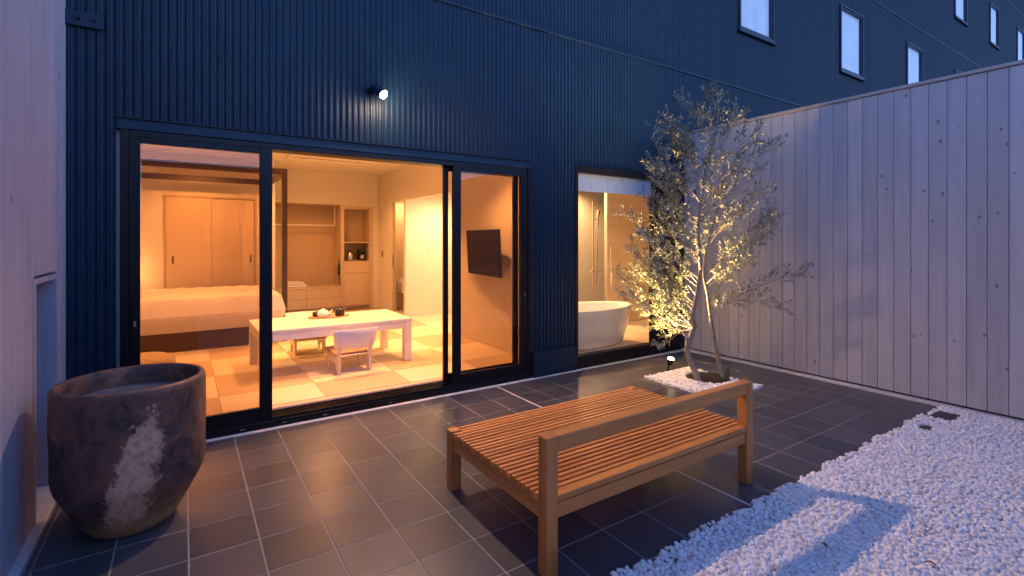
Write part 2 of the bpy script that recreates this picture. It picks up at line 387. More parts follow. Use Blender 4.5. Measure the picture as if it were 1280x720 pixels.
# ------------------------------------------------------------------ gravel
bx('gravel_bed', 'gravelbase', None, -.61, XR-.045, -3, 1.53, -.05, .001, kind='structure')
def ico(n):
    import bmesh
    bm = bmesh.new(); bmesh.ops.create_icosphere(bm, subdivisions=n, radius=1); me = bpy.data.meshes.new('t'); bm.to_mesh(me); bm.free()
    v = np.array([p.co[:] for p in me.vertices]); f = np.array([p.vertices[:] for p in me.polygons]); bpy.data.meshes.remove(me); return v, f
IV, IF = ico(2)
def pebbles(name, P, size, label, cat):
    n = len(P); variants = []
    for k in range(8):
        w = 1+.10*np.sin(IV@rng.normal(0, 2.0, 3)+k)+.08*np.sin(IV@rng.normal(0, 3.5, 3)+2*k)
        variants.append(IV*w[:, None])
    variants = np.array(variants); var = rng.integers(0, 8, n)
    S = size*rng.uniform(.78, 1.22, (n, 1))*np.stack([rng.uniform(.95, 1.3, n), rng.uniform(.82, 1.05, n), rng.uniform(.65, .9, n)], 1)
    A = rng.uniform(0, 2*np.pi, n); B = rng.normal(0, .25, n)
    V = variants[var]*S[:, None, :]
    cb, sb = np.cos(B)[:, None], np.sin(B)[:, None]; x = V[..., 0]*cb-V[..., 2]*sb; z = V[..., 0]*sb+V[..., 2]*cb
    ca, sa = np.cos(A)[:, None], np.sin(A)[:, None]; X = x*ca-V[..., 1]*sa; Y = x*sa+V[..., 1]*ca
    V = np.stack([X, Y, z], -1)+P[:, None, :]
    F = IF[None]+(np.arange(n)*len(IV))[:, None, None]
    me = bpy.data.meshes.new(name); nv = n*len(IV); nf = n*len(IF)
    me.vertices.add(nv); me.vertices.foreach_set('co', V.reshape(-1).astype(np.float32))
    me.loops.add(nf*3); me.loops.foreach_set('vertex_index', F.reshape(-1).astype(np.int32))
    me.polygons.add(nf); me.polygons.foreach_set('loop_start', np.arange(0, nf*3, 3, dtype=np.int32)); me.polygons.foreach_set('use_smooth', np.ones(nf, bool))
    at = me.attributes.new('tone', 'FLOAT', 'POINT'); at.data.foreach_set('value', np.repeat(rng.uniform(0, 1, n), len(IV)).astype(np.float32))
    me.update(calc_edges=True); me.materials.append(M['pebble'])
    return link(name, me, None, label=label, category=cat, kind='stuff')
def scatter(x0, x1, y0, y1, step, z0, z1, keep=None):
    xs, ys = np.meshgrid(np.arange(x0, x1, step), np.arange(y0, y1, step)); xs = xs.ravel(); ys = ys.ravel(); n = len(xs)
    xs = xs+rng.uniform(-.40, .40, n)*step+step*.5*(np.round(ys/step)%2); ys = ys+rng.uniform(-.40, .40, n)*step
    P = np.stack([xs, ys, rng.uniform(z0, z1, n)], 1)
    return P[keep(P)] if keep else P
edge = lambda X: 1.592+.010*np.sin(X*9)+.010*np.sin(X*23+1)+.008*np.sin(X*47)
hump = lambda P: np.concatenate([P[:, :2], P[:, 2:]+.006*np.sin(P[:, :1]*3.1)*np.sin(P[:, 1:2]*4.3)], 1)
kp = lambda P: (P[:, 1] < edge(P[:, 0])-.006) & (P[:, 1] > .40-.0*P[:, 0]) & ~((abs(P[:, 0]-5.40) < .125) & (abs(P[:, 1]-1.47) < .075) & (P[:, 2] > -.02)) & ~((abs(P[:, 0]-4.95) < .07) & (abs(P[:, 1]-1.47) < .045))
P1 = scatter(1.2, XR-.05, .40, 1.64, .0196, .002, .010, kp); P2 = scatter(1.2, XR-.05, .40, 1.62, .036, .013, .018, kp)
P3 = np.concatenate([scatter(-.55, XR-.05, -.3, .40, .033, .0, .008), scatter(-.55, 1.2, .40, 1.60, .028, .0, .010)])
pebbles('gravel', hump(np.concatenate([P1, P2, P3])), .0114, 'broad bed of loose white pebbles beyond the dark patio tiles', 'gravel')
pv = thing('paving_slab', 'small dark brown rectangular slab sunk in the white pebbles near the fence', 'slab', (5.395, 1.475, 0))
bx('slab_top', speck('brown_slab', (.05, .042, .038), (.09, .075, .066), 30, .7), pv, 5.27, 5.52, 1.40, 1.55, -.02, .014, .004)
dr = thing('drain_cover', 'black half buried drain cover among the white pebbles', 'drain cover', (4.95, 1.47, 0))
mb = MB(); mb.lathe([(.07, -.01), (.07, .006), (.064, .010), (.02, .011), (0, .011)], 24, (4.95, 1.46, 0), 1.1, .62); mb.smooth = False
part('lid', mb, 'blackpl', dr)

for (x, y, a_, lb) in ((1.893, 1.483, .4, 'curled brown dead leaf on the pebbles close to the patio edge'), (2.85, .828, 2.0, 'small dark dead leaf lying by itself out on the white pebbles'), (2.591, 1.163, 1.1, 'tan dead leaf beside the bench rail shadow on the pebbles')):
    vs = []; nn = 6
    for i in range(nn+1):
        t_ = i/nn; w_ = .008*math.sin(math.pi*min(t_*1.05, 1))**.7+.0004; c_ = .007*math.sin(t_*3.1)
        for s_, dz in ((-1, .004), (0, 0), (1, .004)): vs.append((-.022+.044*t_, s_*w_, .016+c_+dz))
    fs = [(i*3+k, i*3+k+1, i*3+k+4, i*3+k+3) for i in range(nn) for k in (0, 1)]
    me_ = MB().add(vs, fs).mesh('dead_leaf', M.setdefault('dead', speck('dead_leaf_brown', (.09, .05, .025), (.17, .10, .055), 60, .8)))
    link('dead_leaf', me_, None, (x, y, .008), a_, label=lb, category='leaf')
# ------------------------------------------------------------------ building facade
bld = thing('building', 'tall navy blue corrugated steel building rising behind the patio', 'building', (0, YF, 0))
PIT = .051
def corr_panel(x0, x1, z0, z1):
    per = PIT; k = 6; xs = []; 
    prof = [(0, 0), (.16, -.2), (.30, -1), (.50, -1), (.64, -.2), (.80, 0)]
    i0 = math.floor(x0/per)-1; i = i0; pts = []
    while i*per < x1+per:
        for a, d in prof: pts.append(((i+a)*per, d*.0125))
        i += 1
    px = [p[0] for p in pts]; pz = [p[1] for p in pts]
    pts = [(x0, float(np.interp(x0, px, pz)))]+[p for p in pts if x0+1e-4 < p[0] < x1-1e-4]+[(x1, float(np.interp(x1, px, pz)))]
    n = len(pts); vs = [(x, YF+.030+d, z) for z in (z0, z1) for x, d in pts]
    fs = [(i, i+1, n+i+1, n+i) for i in range(n-1)]
    # returns at top and bottom give the sheet its thickness
    vs += [(x, YF+.046, z) for z in (z0, z1) for x, d in pts]
    fs += [(i, 2*n+i, 2*n+i+1, i+1) for i in range(n-1)]+[(n+i, n+i+1, 3*n+i+1, 3*n+i) for i in range(n-1)]
    mb = MB().add(vs, fs); mb.smooth = False
    return part('corrugated_panel', mb, 'corr', bld)
OPEN = [(-.395, 3.175, -1, 2.375), (3.785, 5.70, -1, 2.375)]
win = [(7.05, 8.03, 4.73, 5.99), (10.36, 11.34, 4.73, 5.99), (13.58, 14.52, 4.73, 5.99), (16.78, 17.72, 4.73, 5.99),
       (16.78, 17.74, 7.36, 8.56), (19.85, 20.75, 7.36, 8.56), (22.85, 23.8, 7.36, 8.56)]
def bands(z0, z1, x0=-3.2, x1=27.4):
    ops = sorted([o for o in OPEN+win if o[2] < z1 and o[3] > z0])
    zs = sorted({z0, z1} | {z for o in ops for z in (o[2], o[3]) if z0 < z < z1})
    for za, zb in zip(zs[:-1], zs[1:]):
        cur = x0
        for a, b_, c, d in ops:
            if c < zb-1e-4 and d > za+1e-4: corr_panel(cur, a, za, zb); cur = b_
        corr_panel(cur, x1, za, zb)
bands(.0, 3.825); bands(3.85, 6.44); bands(6.465, 9.08); bands(9.105, 12.5)
for z in (3.825, 6.44, 9.08):
    bx('joint_flashing', 'navy', bld, -3.2, 27.4, YF+.008, YF+.032, z-.002, z+.022, .003)
# plinths (proud of the sheets) and the flat head flashing over the doors
bx('plinth', 'navy', bld, 3.178, 3.782, YF-.012, YF+.05, .004, .27, .003)
bx('plinth', 'navy', bld, XL-.01, -.397, YF-.012, YF+.05, .012, .27, .003)
bx('door_head', 'navy', bld, -.395, 3.175, YF+.024, YF+.10, 2.29, 2.368, .003)
bx('drip_edge', 'black', bld, -.395, 3.175, YF+.005, YF+.022, 2.362, 2.372)
bx('building_core', 'concrete', bld, -3.2, 27.4, YF+6.9, YF+7.1, 0, 12.5)
bx('roof', 'concrete', bld, -3.2, 27.4, YF+.05, YF+7.1, 12.5, 12.6)
bx('end_wall', 'navy', bld, -3.25, -3.2, YF+.03, YF+7.1, 0, 12.6); bx('end_wall', 'navy', bld, 27.4, 27.5, YF+.03, YF+7.1, 0, 12.6)
# upper windows
for n_, (a, b_, c, d) in enumerate(win):
    w = link('window', None, bld, ((a+b_)/2, 0, c))
    f = .030
    fr = MB()
    for q in ((a, a+f, c, d), (b_-f, b_, c, d), (a+f, b_-f, c, c+f), (a+f, b_-f, d-f, d)):
        fr.box(q[0], q[1], YF-.012, YF+.07, q[2], q[3], .003)
    for q in ((a+f, a+f+.035, c+f, d-f), (b_-f-.035, b_-f, c+f, d-f), (a+f+.035, b_-f-.035, c+f, c+f+.035), (a+f+.035, b_-f-.035, d-f-.035, d-f)):
        fr.box(q[0], q[1], YF+.006, YF+.055, q[2], q[3], .002)
    part('frame', fr, M.setdefault('winframe', mat('blue_grey_window_frame', (.016, .030, .052), .45, 0, .3)), w)
    part('pane', MB().box(a+f+.03, b_-f-.03, YF+.026, YF+.030, c+f+.03, d-f-.03), 'glassU', w)
    part('sill', MB().box(a-.03, b_+.03, YF-.035, YF+.03, c-.045, c-.012, .003), M['winframe'], w)
    cu = MB(); xs = np.linspace(a-.02, b_+.02, 60); vs = [(x, YF+.065+.010*math.sin(x*55+n_)+.006*math.sin(x*131), z) for z in (c-.02, d+.02) for x in xs]
    cu.add(vs, [(i, i+1, 61+i, 60+i) for i in range(59)]); cu.smooth = True
    part('curtain', cu, 'curtain', w)
    part('reveal', MB().box(a-.05, b_+.05, YF+.16, YF+.4, c-.05, d+.05), 'plaster', w)
# wall bracket top left
br = thing('wall_bracket', 'navy steel bracket plate with two bolts high on the corrugated wall', 'bracket', (-.56, YF, 2.99))
bx('plate', 'navy', br, -.655, -.457, YF-.008, YF+.012, 2.943, 3.043, .002)
for xx in (-.592, -.508):
    part('bolt', MB().tube([(xx, YF-.010, 2.992), (xx, YF-.024, 2.992)], .012, 6), 'black', br)
bx('upright_bar', 'navy', br, -.700, -.657, YF-.06, YF+.0, 2.925, 3.9, .003)

# ------------------------------------------------------------------ sliding doors
door = thing('door_frame', 'black aluminium outer frame and sill track of the wide sliding doors', 'door frame', (1.39, YF, 0))
fx0, fx1, fz1 = -.372, 3.155, 2.288
bx('jamb', 'black', door, fx0, fx0+.045, YF+.010, YF+.20, .006, fz1, .003); bx('jamb', 'black', door, fx1-.045, fx1, YF+.010, YF+.20, .006, fz1, .003)
bx('head', 'black', door, fx0+.045, fx1-.045, YF+.028, YF+.20, fz1-.045, fz1, .003)
bx('sill', 'black', door, fx0+.045, fx1-.045, YF+.010, YF+.20, .006, .060, .003)
for yy in (.014, .052, .098, .145, .185): bx('track', 'black', door, fx0+.045, fx1-.045, YF+yy, YF+yy+.008, .062, .086)
for xx in (.36, .66, .98, 1.55): bx('drain_slot', 'steel', door, xx, xx+.035, YF+.0075, YF+.0095, .026, .034)
def sash(name, x0, x1, y, label, sl=.075, sr=.075, handle=None, gl='glassL', z0=.062, zb=.175, zt=2.232, mid=None):
    s = thing(name, label, 'glass door', ((x0+x1)/2, y, z0), group='sliding glass doors')
    fr = MB()
    bx('stile', 'black', s, x0, x0+sl, y, y+.036, z0, zt+.012, .003); bx('stile', 'black', s, x1-sr, x1, y, y+.036, z0, zt+.012, .003)
    bx('bottom_rail', 'black', s, x0+sl, x1-sr, y, y+.034, z0, zb, .003); bx('top_rail', 'black', s, x0+sl, x1-sr, y, y+.034, zt-.035, zt+.012, .003)
    bx('pane', gl, s, x0+sl-.004, x1-sr+.004, y+.014, y+.020, zb-.004, zt-.032)
    if handle:
        h = MB(); h.box(handle-.012, handle+.012, y-.012, y-.001, .86, 1.06, .004); part('handle', h, 'black', s)
        part('latch', MB().box(handle-.006, handle+.006, y-.020, y-.0125, .90, .94, .002), 'steel', s)
    return s
sash('sliding_door', -.326, .592, YF+.020, 'closed sliding glass door in front of the bed, beside the open doorway', .066, .092, handle=-.290)
sash('sliding_door', 2.212, 3.108, YF+.020, 'outer sliding glass door in front of the wall television, right of the opening', .086, .085, handle=3.06)
sash('sliding_door', 2.150, 3.045, YF+.105, 'inner sliding glass door slid back behind the outer one', .050, .060, gl='glassB')
bx('door_catch', 'black', door, .500, .530, YF-.012, YF+.018, .93, .97, .004)

# bathroom window
bw = thing('bathroom_window', 'tall black framed bathroom window behind the olive tree', 'window', (4.7, YF, 0))
wx0, wx1, wz0, wz1 = 3.786, 5.690, .012, 2.384
for q in ((wx0, wx0+.045, wz0, wz1), (wx1-.045, wx1, wz0, wz1), (5.146, 5.215, .155, wz1-.09), (wx0+.045, wx1-.045, wz0, .155), (wx0+.045, wx1-.045, wz1-.09, wz1)):
    bx('frame', 'black', bw, q[0], q[1], YF+.012, YF+.11, q[2], q[3], .003)
bx('pane', 'glassB', bw, wx0+.04, 5.15, YF+.050, YF+.056, .15, wz1-.085)
bx('pane', 'glassB', bw, 5.21, wx1-.04, YF+.050, YF+.056, .15, wz1-.085)
bx('dark_panel', 'black', bw, 5.218, wx1-.002, YF+.112, YF+.14, .0, wz1)
bx('vertical_bar', 'black', bw, 5.36, 5.385, YF+.035, YF+.049, .155, wz1-.09)
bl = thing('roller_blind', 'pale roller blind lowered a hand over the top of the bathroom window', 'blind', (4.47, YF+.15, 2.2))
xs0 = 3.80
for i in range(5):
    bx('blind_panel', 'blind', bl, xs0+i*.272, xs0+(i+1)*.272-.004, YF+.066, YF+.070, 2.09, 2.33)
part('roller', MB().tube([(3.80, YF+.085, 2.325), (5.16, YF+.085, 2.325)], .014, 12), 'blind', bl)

# ------------------------------------------------------------------ wall lamp and spike light
wl = thing('wall_lamp', 'small lit black spotlight on the navy wall above the doors', 'lamp', (1.44, YF, 2.86))
lp = Vector((1.450, 4.205, 2.775)); d = Vector((.42, -.72, -.60)).normalized()
part('mount', MB().lathe([(.035, 0), (.035, .02), (.03, .024), (0, .024)], 20, T=Matrix.Translation((1.395, YF+.018, 2.84)) @ Matrix.Rotation(R(90), 4, 'X')), 'black', wl)
part('arm', MB().tube([(1.395, YF-.01, 2.84), (1.40, YF-.05, 2.85), tuple(lp-d*.10)], .009, 8), 'black', wl)
part('housing', MB().tube([tuple(lp-d*.15), tuple(lp-d*.145), tuple(lp-d*.03), tuple(lp-d*.004)], [.026, .036, .038, .043], 20), 'navy', wl)
part('lens', MB().tube([tuple(lp-d*.003), tuple(lp+d*.002)], .038, 20), 'lens', wl)
def spot(name, loc, to, power, col, ang, blend, rad, parent=None):
    ld = bpy.data.lights.new(name, 'SPOT'); ld.energy = power; ld.color = col; ld.spot_size = R(ang); ld.spot_blend = blend; ld.shadow_soft_size = rad
    o = bpy.data.objects.new(name, ld); COL.objects.link(o); o.location = loc
    o.rotation_euler = (Vector(to)-Vector(loc)).to_track_quat('-Z', 'Y').to_euler(); return o
spot('wall_lamp_beam', lp+d*.02, (2.05, 1.75, .0), 105, (1, .60, .38), 130, 1.0, .022)
pl_ = bpy.data.lights.new('wall_lamp_spill', 'POINT'); pl_.energy = 4.2; pl_.color = (1, .60, .38); pl_.shadow_soft_size = .03
o = bpy.data.objects.new('wall_lamp_spill', pl_); COL.objects.link(o); o.location = lp+d*.05
ul = thing('spike_light', 'small lit garden spotlight standing at the corner of the pebble square', 'lamp', (4.66, 3.76, 0))
up = Vector((4.645, 3.71, .150)); ud = Vector((-.10, -.30, .9)).normalized()
part('stake', MB().tube([(4.68, 3.775, -.02), (4.675, 3.77, .09)], .010, 8), 'black', ul)
part('yoke', MB().box(4.645, 4.705, 3.755, 3.785, .0, .012, .003), 'black', ul)
part('housing', MB().tube([tuple(up-ud*.075), tuple(up-ud*.07), tuple(up-ud*.004)], [.022, .032, .037], 20), 'black', ul)
part('lens', MB().tube([tuple(up-ud*.003), tuple(up+ud*.004)], .034, 20), 'lensg', ul)
part('visor', MB().tube([tuple(up-ud*.02), tuple(up+ud*.004)], .039, 20, caps=False), 'black', ul)
spot('spike_light_beam', up+ud*.012, (4.30, 3.40, 1.6), 640, (1, .60, .28), 78, 1.0, .02)

# ------------------------------------------------------------------ fence on the right
fen = thing('fence', 'tall whitewashed timber plank fence closing the right side of the patio', 'fence', (XR, 1.5, 0))
pw = .1340; ys = 1.146; ylist = []
yy = ys
while yy < YF-.01: ylist.append(yy); yy += pw
yy = ys-pw
while yy > -3: ylist.append(yy); yy -= pw
pm = {}
for y0 in sorted(ylist):
    w = min(pw-.004, YF-.004-y0)
    if w < .02: continue
    k = round(w, 4)
    if k not in pm: pm[k] = MB().box(-.011, .011, -w/2, w/2, -(TOP-.05)/2, (TOP-.05)/2, .0022).mesh('plank', M['fence'])
    o = link('plank', pm[k], fen, Vector((XR+.011+random.uniform(-.0008, .0008), y0+.002+w/2, .042+(TOP-.05)/2))-fen.location)
bx('backing', 'black', fen, XR+.026, XR+.075, -3, YF-.003, .024, TOP-.01)
bx('cap', 'fencecap', fen, XR-.022, XR+.105, -3, YF-.002, TOP-.003, TOP+.028, .004)
# the matching fence on the yard's fourth side (behind the photographer, seen in the glass)
fen2 = thing('fence', 'whitewashed timber plank fence behind the viewer, opposite the glass doors', 'fence', (2.5, -2.6, 0))
bm2 = MB().box(-pw/2+.002, pw/2-.002, -.011, .011, -(TOP-.05)/2, (TOP-.05)/2, .0022).mesh('plank', M['fence'])
x = XL+pw/2
while x < XR-.06: link('plank', bm2, fen2, Vector((x, -2.6, .042+(TOP-.05)/2))-fen2.location); x += pw
bx('backing', 'black', fen2, XL, XR-.03, -2.66, -2.615, .024, TOP-.01); bx('cap', 'fencecap', fen2, XL, XR-.025, -2.67, -2.575, TOP-.003, TOP+.028, .004)
# side wall on the left
sw = thing('side_wall', 'pale timber plank wall along the left side with a low doorway', 'wall', (XL, 3, 0))
SP = .182; y0 = -1.5; H = 4.2; OY0, OY1, OZ = 3.545, 4.085, 1.272
pm = {}
edges = []
e = OY1+.0
edges = [OY0-.003-i*SP for i in range(28)][::-1]+[OY0-.003+ (OY1-OY0+.006)*t for t in (1/3, 2/3, 1)]+[OY1+.003+.135, YF+.025]
for a, b_ in zip(edges[:-1], edges[1:]):
    inop = a > OY0-.01 and b_ < OY1+.01
    z0 = OZ+.045 if inop else .012
    k = (round(b_-a, 3), inop)
    if k not in pm: pm[k] = MB().box(-.0125, .0125, -(b_-a)/2+.0007, (b_-a)/2-.0007, -(H-z0)/2, (H-z0)/2, .001).mesh('plank', M['side'])
    link('plank', pm[k], sw, Vector((XL-.0135, (a+b_)/2, (H+z0)/2))-sw.location)
bx('backing', 'black', sw, XL-.12, XL-.03, -1.5, OY0-.032, .012, H); bx('backing', 'black', sw, XL-.12, XL-.03, OY1+.032, YF+.02, .012, H)
bx('backing', 'black', sw, XL-.12, XL-.03, OY0-.03, OY1+.03, OZ+.05, H)
bx('casing', 'sidecase_lit', sw, XL-.125, XL+.008, OY0-.028, OY0, .012, OZ+.030, .002)
bx('casing', 'side', sw, XL-.125, XL+.004, OY1, OY1+.028, .012, OZ+.030, .002)
bx('casing', 'side', sw, XL-.125, XL+.004, OY0, OY1, OZ, OZ+.030, .002)
bx('passage_wall', 'side', sw, XL-1.0, XL-.127, 4.10, 4.125, .012, OZ+.3)
bx('passage_wall', 'side', sw, XL-1.02, XL-1.0, 2.6, 4.10, .012, OZ+.3)
bx('passage_ceiling', 'side', sw, XL-1.0, XL-.127, 2.6, 4.10, OZ+.3, OZ+.33)
bx('passage_wall', 'side', sw, XL-1.0, XL-.127, 2.58, 2.6, .012, OZ+.3)

# ------------------------------------------------------------------ teak bench
bn = thing('bench', 'low slatted teak bench with a single back rail on two posts', 'bench', (2.14, 2.235, 0))
X0, X1, Y0, Y1 = 1.335, 2.952, 1.735, 2.735; L = .066; SZ = .358
for (x, y, h) in ((X0, Y0, .592), (X1-L, Y0, .592)):
    bx('leg', 'teakv', bn, x, x+L, y, y+L, 0, .628, .004)
bx('leg', 'teakv', bn, X0, X0+L, Y1-L, Y1, 0, SZ, .003); bx('leg', 'teakv', bn, X1-L, X1, Y1-L, Y1, 0, SZ, .003)
bx('back_rail', 'teak', bn, X0+L+.0005, X1-L-.0005, Y0+.002, Y0+L-.002, .556, .6275, .004)
for q in ((X0+L, X1-L, Y0+.012, Y0+.045, .252, SZ-.037, 'teak'), (X0+L, X1-L, Y1-.045, Y1-.012, .252, SZ-.037, 'teak')):
    bx('apron', q[6], bn, *q[:6], .003)
for x in (X0+.010, X1-.045): bx('apron', 'teaky', bn, x, x+.035, Y0+L, Y1-L, .245, SZ-.037, .003)
bx('centre_bearer', 'teaky', bn, 2.13, 2.165, Y0+.05, Y1-.05, .27, SZ-.037)
bx('front_slat', 'teak', bn, X0+L+.001, X1-L-.001, Y0+.002, Y0+L-.006, SZ-.028, SZ, .003)
sm = MB().box(-(X1-X0)/2, (X1-X0)/2, -.0118, .0118, -.0175, .0175, .002).mesh('slat', M['teak'])
sms = MB().box(-(X1-X0)/2+L+.001, (X1-X0)/2-L-.001, -.0118, .0118, -.0175, .0175, .002).mesh('slat', M['teak'])
ns = 24; p = .0388; yb = Y0+L+.016
for i in range(ns):
    y = yb+i*p; short = y > Y1-L-.012
    link('slat', sms if short else sm, bn, Vector(((X0+X1)/2, y, SZ-.0178+random.uniform(-.0008, .0008)))-bn.location)

# ------------------------------------------------------------------ stoneware pot
pt = thing('pot', 'large weathered brown stoneware pot with a pale worn patch, half full of water', 'pot', (-.230, 3.348, 0))
prof = [(.168, 0), (.184, .006), (.203, .035), (.237, .09), (.270, .15), (.297, .205), (.318, .25), (.329, .285), (.333, .32), (.333, .46), (.335, .56), (.334, .66), (.333, .735), (.331, .757), (.322, .768), (.308, .768), (.299, .758), (.297, .72), (.299, .60), (.297, .45), (.28, .35), (0, .34)]
wp = lambda t, z: 1+.006*math.sin(2*t+.6)+.004*math.sin(3*t+z*5)+.0035*math.sin(z*38+1.2*math.sin(t))
mb = MB(); mb.lathe(prof, 72, (-.230, 3.348, 0), warp=wp); mb.smooth = True
body = mb
# keep the object origin at the pot's base so the worn patch can be placed on it
body.o = Vector((0, 0, 0)); body.v = [(x+.230, y-3.348, z) for x, y, z in body.v]
link('body', body.mesh('body', M['pot']), pt)
mb = MB().lathe([(.29, .0), (0, .003)], 40, (-.230, 3.348, .665)); part('water', mb, 'potwater', pt)

# ------------------------------------------------------------------ olive tree
TH = .5857; RV = Vector((math.cos(TH), -math.sin(TH), 0)); DV = Vector((math.sin(TH), math.cos(TH), 0)); K = .00852
TB = Vector((4.56, 3.27, 0))
def P2(u, v, dep=0): return TB + RV*((u-872)*K) + DV*dep + Vector((0, 0, (477-v)*K))
tree = thing('olive_tree', 'young two stemmed olive tree with silvery leaves lit from below', 'tree', tuple(TB))
def poly(pts, n=6):
    pts = [Vector(p) for p in pts]; out = []
    for i in range(len(pts)-1):
        a, b_, c, d = pts[max(i-1, 0)], pts[i], pts[i+1], pts[min(i+2, len(pts)-1)]
        for k in range(n):
            t = k/n; out.append(.5*((2*b_)+(c-a)*t+(2*a-5*b_+4*c-d)*t*t+(3*b_-a-3*c+d)*t**3))
    out.append(pts[-1]); return out
trunk = poly([P2(873, 482), P2(869, 470, .0), P2(861, 452, .01), P2(857, 438, .02), P2(859, 427, .02), P2(865, 408, .0), P2(862.5, 394, -.01), P2(866, 379), P2(871, 359, .02), P2(874, 338, .03), P2(872, 318), P2(869.5, 290, -.02), P2(872, 262), P2(878, 238, .03), P2(880, 210, .02), P2(886, 186), P2(893, 160), P2(896, 138)])
tr = [.036-.030*min(1, (i/len(trunk))**.8) for i in range(len(trunk))]
mb = MB(); mb.tube(trunk, tr, 10); mb.smooth = True; part('trunk', mb, 'bark', tree)
st2 = poly([P2(904, 477, .06), P2(903, 470, .06), P2(896, 443, .05), P2(888.5, 400, .05), P2(884, 367, .05), P2(880, 345, .06), P2(884, 318, .1), P2(893, 285, .12), P2(902, 250, .1), P2(906, 215, .08), P2(905, 185, .05)])
mb = MB(); mb.tube(st2, [.023-.018*(i/len(st2)) for i in range(len(st2))], 8); mb.smooth = True; part('trunk', mb, 'bark', tree, label='thinner straight second stem')
mb = MB(); mb.tube([P2(909, 478, .05), P2(908.5, 466, .05), P2(909, 457, .05)], [.024, .022, .021], 10); part('stump', mb, M.setdefault('stub', speck('mossy_cut_stem', (.08, .09, .03), (.14, .14, .06), 30, .9)), tree)
ends = [(847,130),(826,150),(820,160),(807,190),(805,207),(808,222),(798,248),(785,260),(792,290),(783,305),(772,362),(776,345),(792,378),(822,408),(812,372),
 (896,122),(882,118),(872,140),(904,150),(918,150),(935,168),(944,184),(944,206),(930,218),(938,242),(962,266),(972,258),(965,292),(970,335),(952,372),
 (860,150),(868,178),(838,200),(858,232),(848,262),(902,232),(915,262),(884,300),(838,300),(828,332),(850,350),(900,322),(842,382),(815,330),(812,300),(825,270),(830,235),(840,175),(905,190),(940,280),(800,340),(835,355),(880,255),(862,205),(800,325),(845,320),(862,290),(895,275),(930,320),(850,215),(822,200),(835,160),(858,175),(885,150),(818,350),(885,205)]
wood_mb = MB(); leaves_v = []; leaves_f = []; tones = []
rnd = random.Random(11)
def leafat(p, d, nrm, ln, tone):
    d = d.normalized(); s = d.cross(nrm)
    if s.length < 1e-4: return
    s.normalize(); n = s.cross(d).normalized(); w = ln*.125; i = len(leaves_v); c = rnd.uniform(-.10, .10)*ln
    for q in (p, p+d*ln*.35+s*w-n*w*.25, p+d*ln*.35-s*w-n*w*.25, p+d*ln*.72+s*w*.8+n*(c*.6-w*.2), p+d*ln*.72-s*w*.8+n*(c*.6-w*.2), p+d*ln+n*c, p+d*ln*.5+n*w*.15): leaves_v.append(tuple(q-TB))
    leaves_f.extend([(i, i+2, i+6), (i, i+6, i+1), (i+1, i+6, i+3), (i+6, i+2, i+4), (i+6, i+4, i+3), (i+3, i+4, i+5)]); tones.extend([tone]*7)
def rv(s=1): return Vector((rnd.gauss(0, s), rnd.gauss(0, s), rnd.gauss(0, s)))
def twig(p, d, ln, r=.0022):
    n = max(4, int(ln/.03)); pts = [p]; dd = d.normalized()
    for k in range(n):
        dd = (dd+rv(.07)+Vector((0, 0, .025))).normalized(); pts.append(pts[-1]+dd*ln/n)
    wood_mb.tube(pts, [r*(1-.7*k/n) for k in range(n+1)], 4, False)
    a = rnd.uniform(0, 3)
    m = int(ln/.021)
    for k in range(2, m+1):
        t = k/m; i = min(int(t*n), n-1); q = pts[i].lerp(pts[i+1], t*n-i); ax = (pts[i+1]-pts[i]).normalized()
        o = ax.orthogonal().normalized(); a += 1.57+rnd.gauss(0, .25); o = Matrix.Rotation(a, 3, ax) @ o
        for sgn in (1, -1):
            if rnd.random() < .24: continue
            ld = ax*rnd.uniform(.6, 1.0)+o*sgn*rnd.uniform(.55, .95)+rv(.12)
            leafat(q, ld, ax*.3+Vector((0, 0, 1))+rv(.45), rnd.uniform(.041, .066), rnd.random())
    leafat(pts[-1], dd, Vector((0, 0, 1))+rv(.3), .045, rnd.random())
for (u, v) in ends:
    dep = rnd.uniform(-.42, .36)*(1 if 170 < v < 390 else .6); dep -= .00
    E_ = P2(u, v, dep)
    src = st2 if (u > 898 and v > 200 and rnd.random() < .7) else trunk
    hz = E_.z-(.18+.55*(E_-TB-Vector((0, 0, (E_-TB).z))).dot(RV)**2+.35*abs((u-875)*K)); hz = max(hz, .55 if src is trunk else .75)
    S = min(src, key=lambda q: abs(q.z-hz)); L_ = (E_-S).length
    mid = S.lerp(E_, .5)+Vector((0, 0, -.05*L_ if u < 860 else .02))+rv(.04*L_)
    br_ = poly([S, mid, E_-(E_-mid).normalized()*.04], 7); nb = len(br_)
    wood_mb.tube(br_, [.0062*(1-.72*i/nb)*(.6+.5*min(L_, 1)) for i in range(nb)], 5, False)
    nt = max(4, int(L_/.038))
    for k in range(nt):
        t = .28+.70*(k+rnd.random())/nt; i = min(int(t*(nb-1)), nb-2); q = br_[i].lerp(br_[i+1], t*(nb-1)-i); ax = (br_[i+1]-br_[i]).normalized()
        side = (rv(1)); side = (side-ax*side.dot(ax)).normalized()
        twig(q, ax*.75+side*.75+Vector((0, 0, .18)), rnd.uniform(.09, .20))
    twig(br_[-1], (br_[-1]-br_[-2]), rnd.uniform(.10, .16), .003)
for pts in ([(858, 424), (845, 407), (838, 392), (830, 380)], [(857, 426), (846, 415), (832, 424), (821, 428)], [(861, 400), (850, 385), (846, 370)]):
    q = poly([P2(a, b_, -.03*i) for i, (a, b_) in enumerate(pts)], 5); wood_mb.tube(q, [.007*(1-.6*i/len(q)) for i in range(len(q))], 5, False)
    for i in range(4, len(q), 1): twig(q[i], (q[i]-q[i-1]).normalized()+rv(.5), rnd.uniform(.06, .14))
wood_mb.o = Vector((0, 0, 0)); wood_mb.smooth = True
part('branches', wood_mb, 'bark', tree)
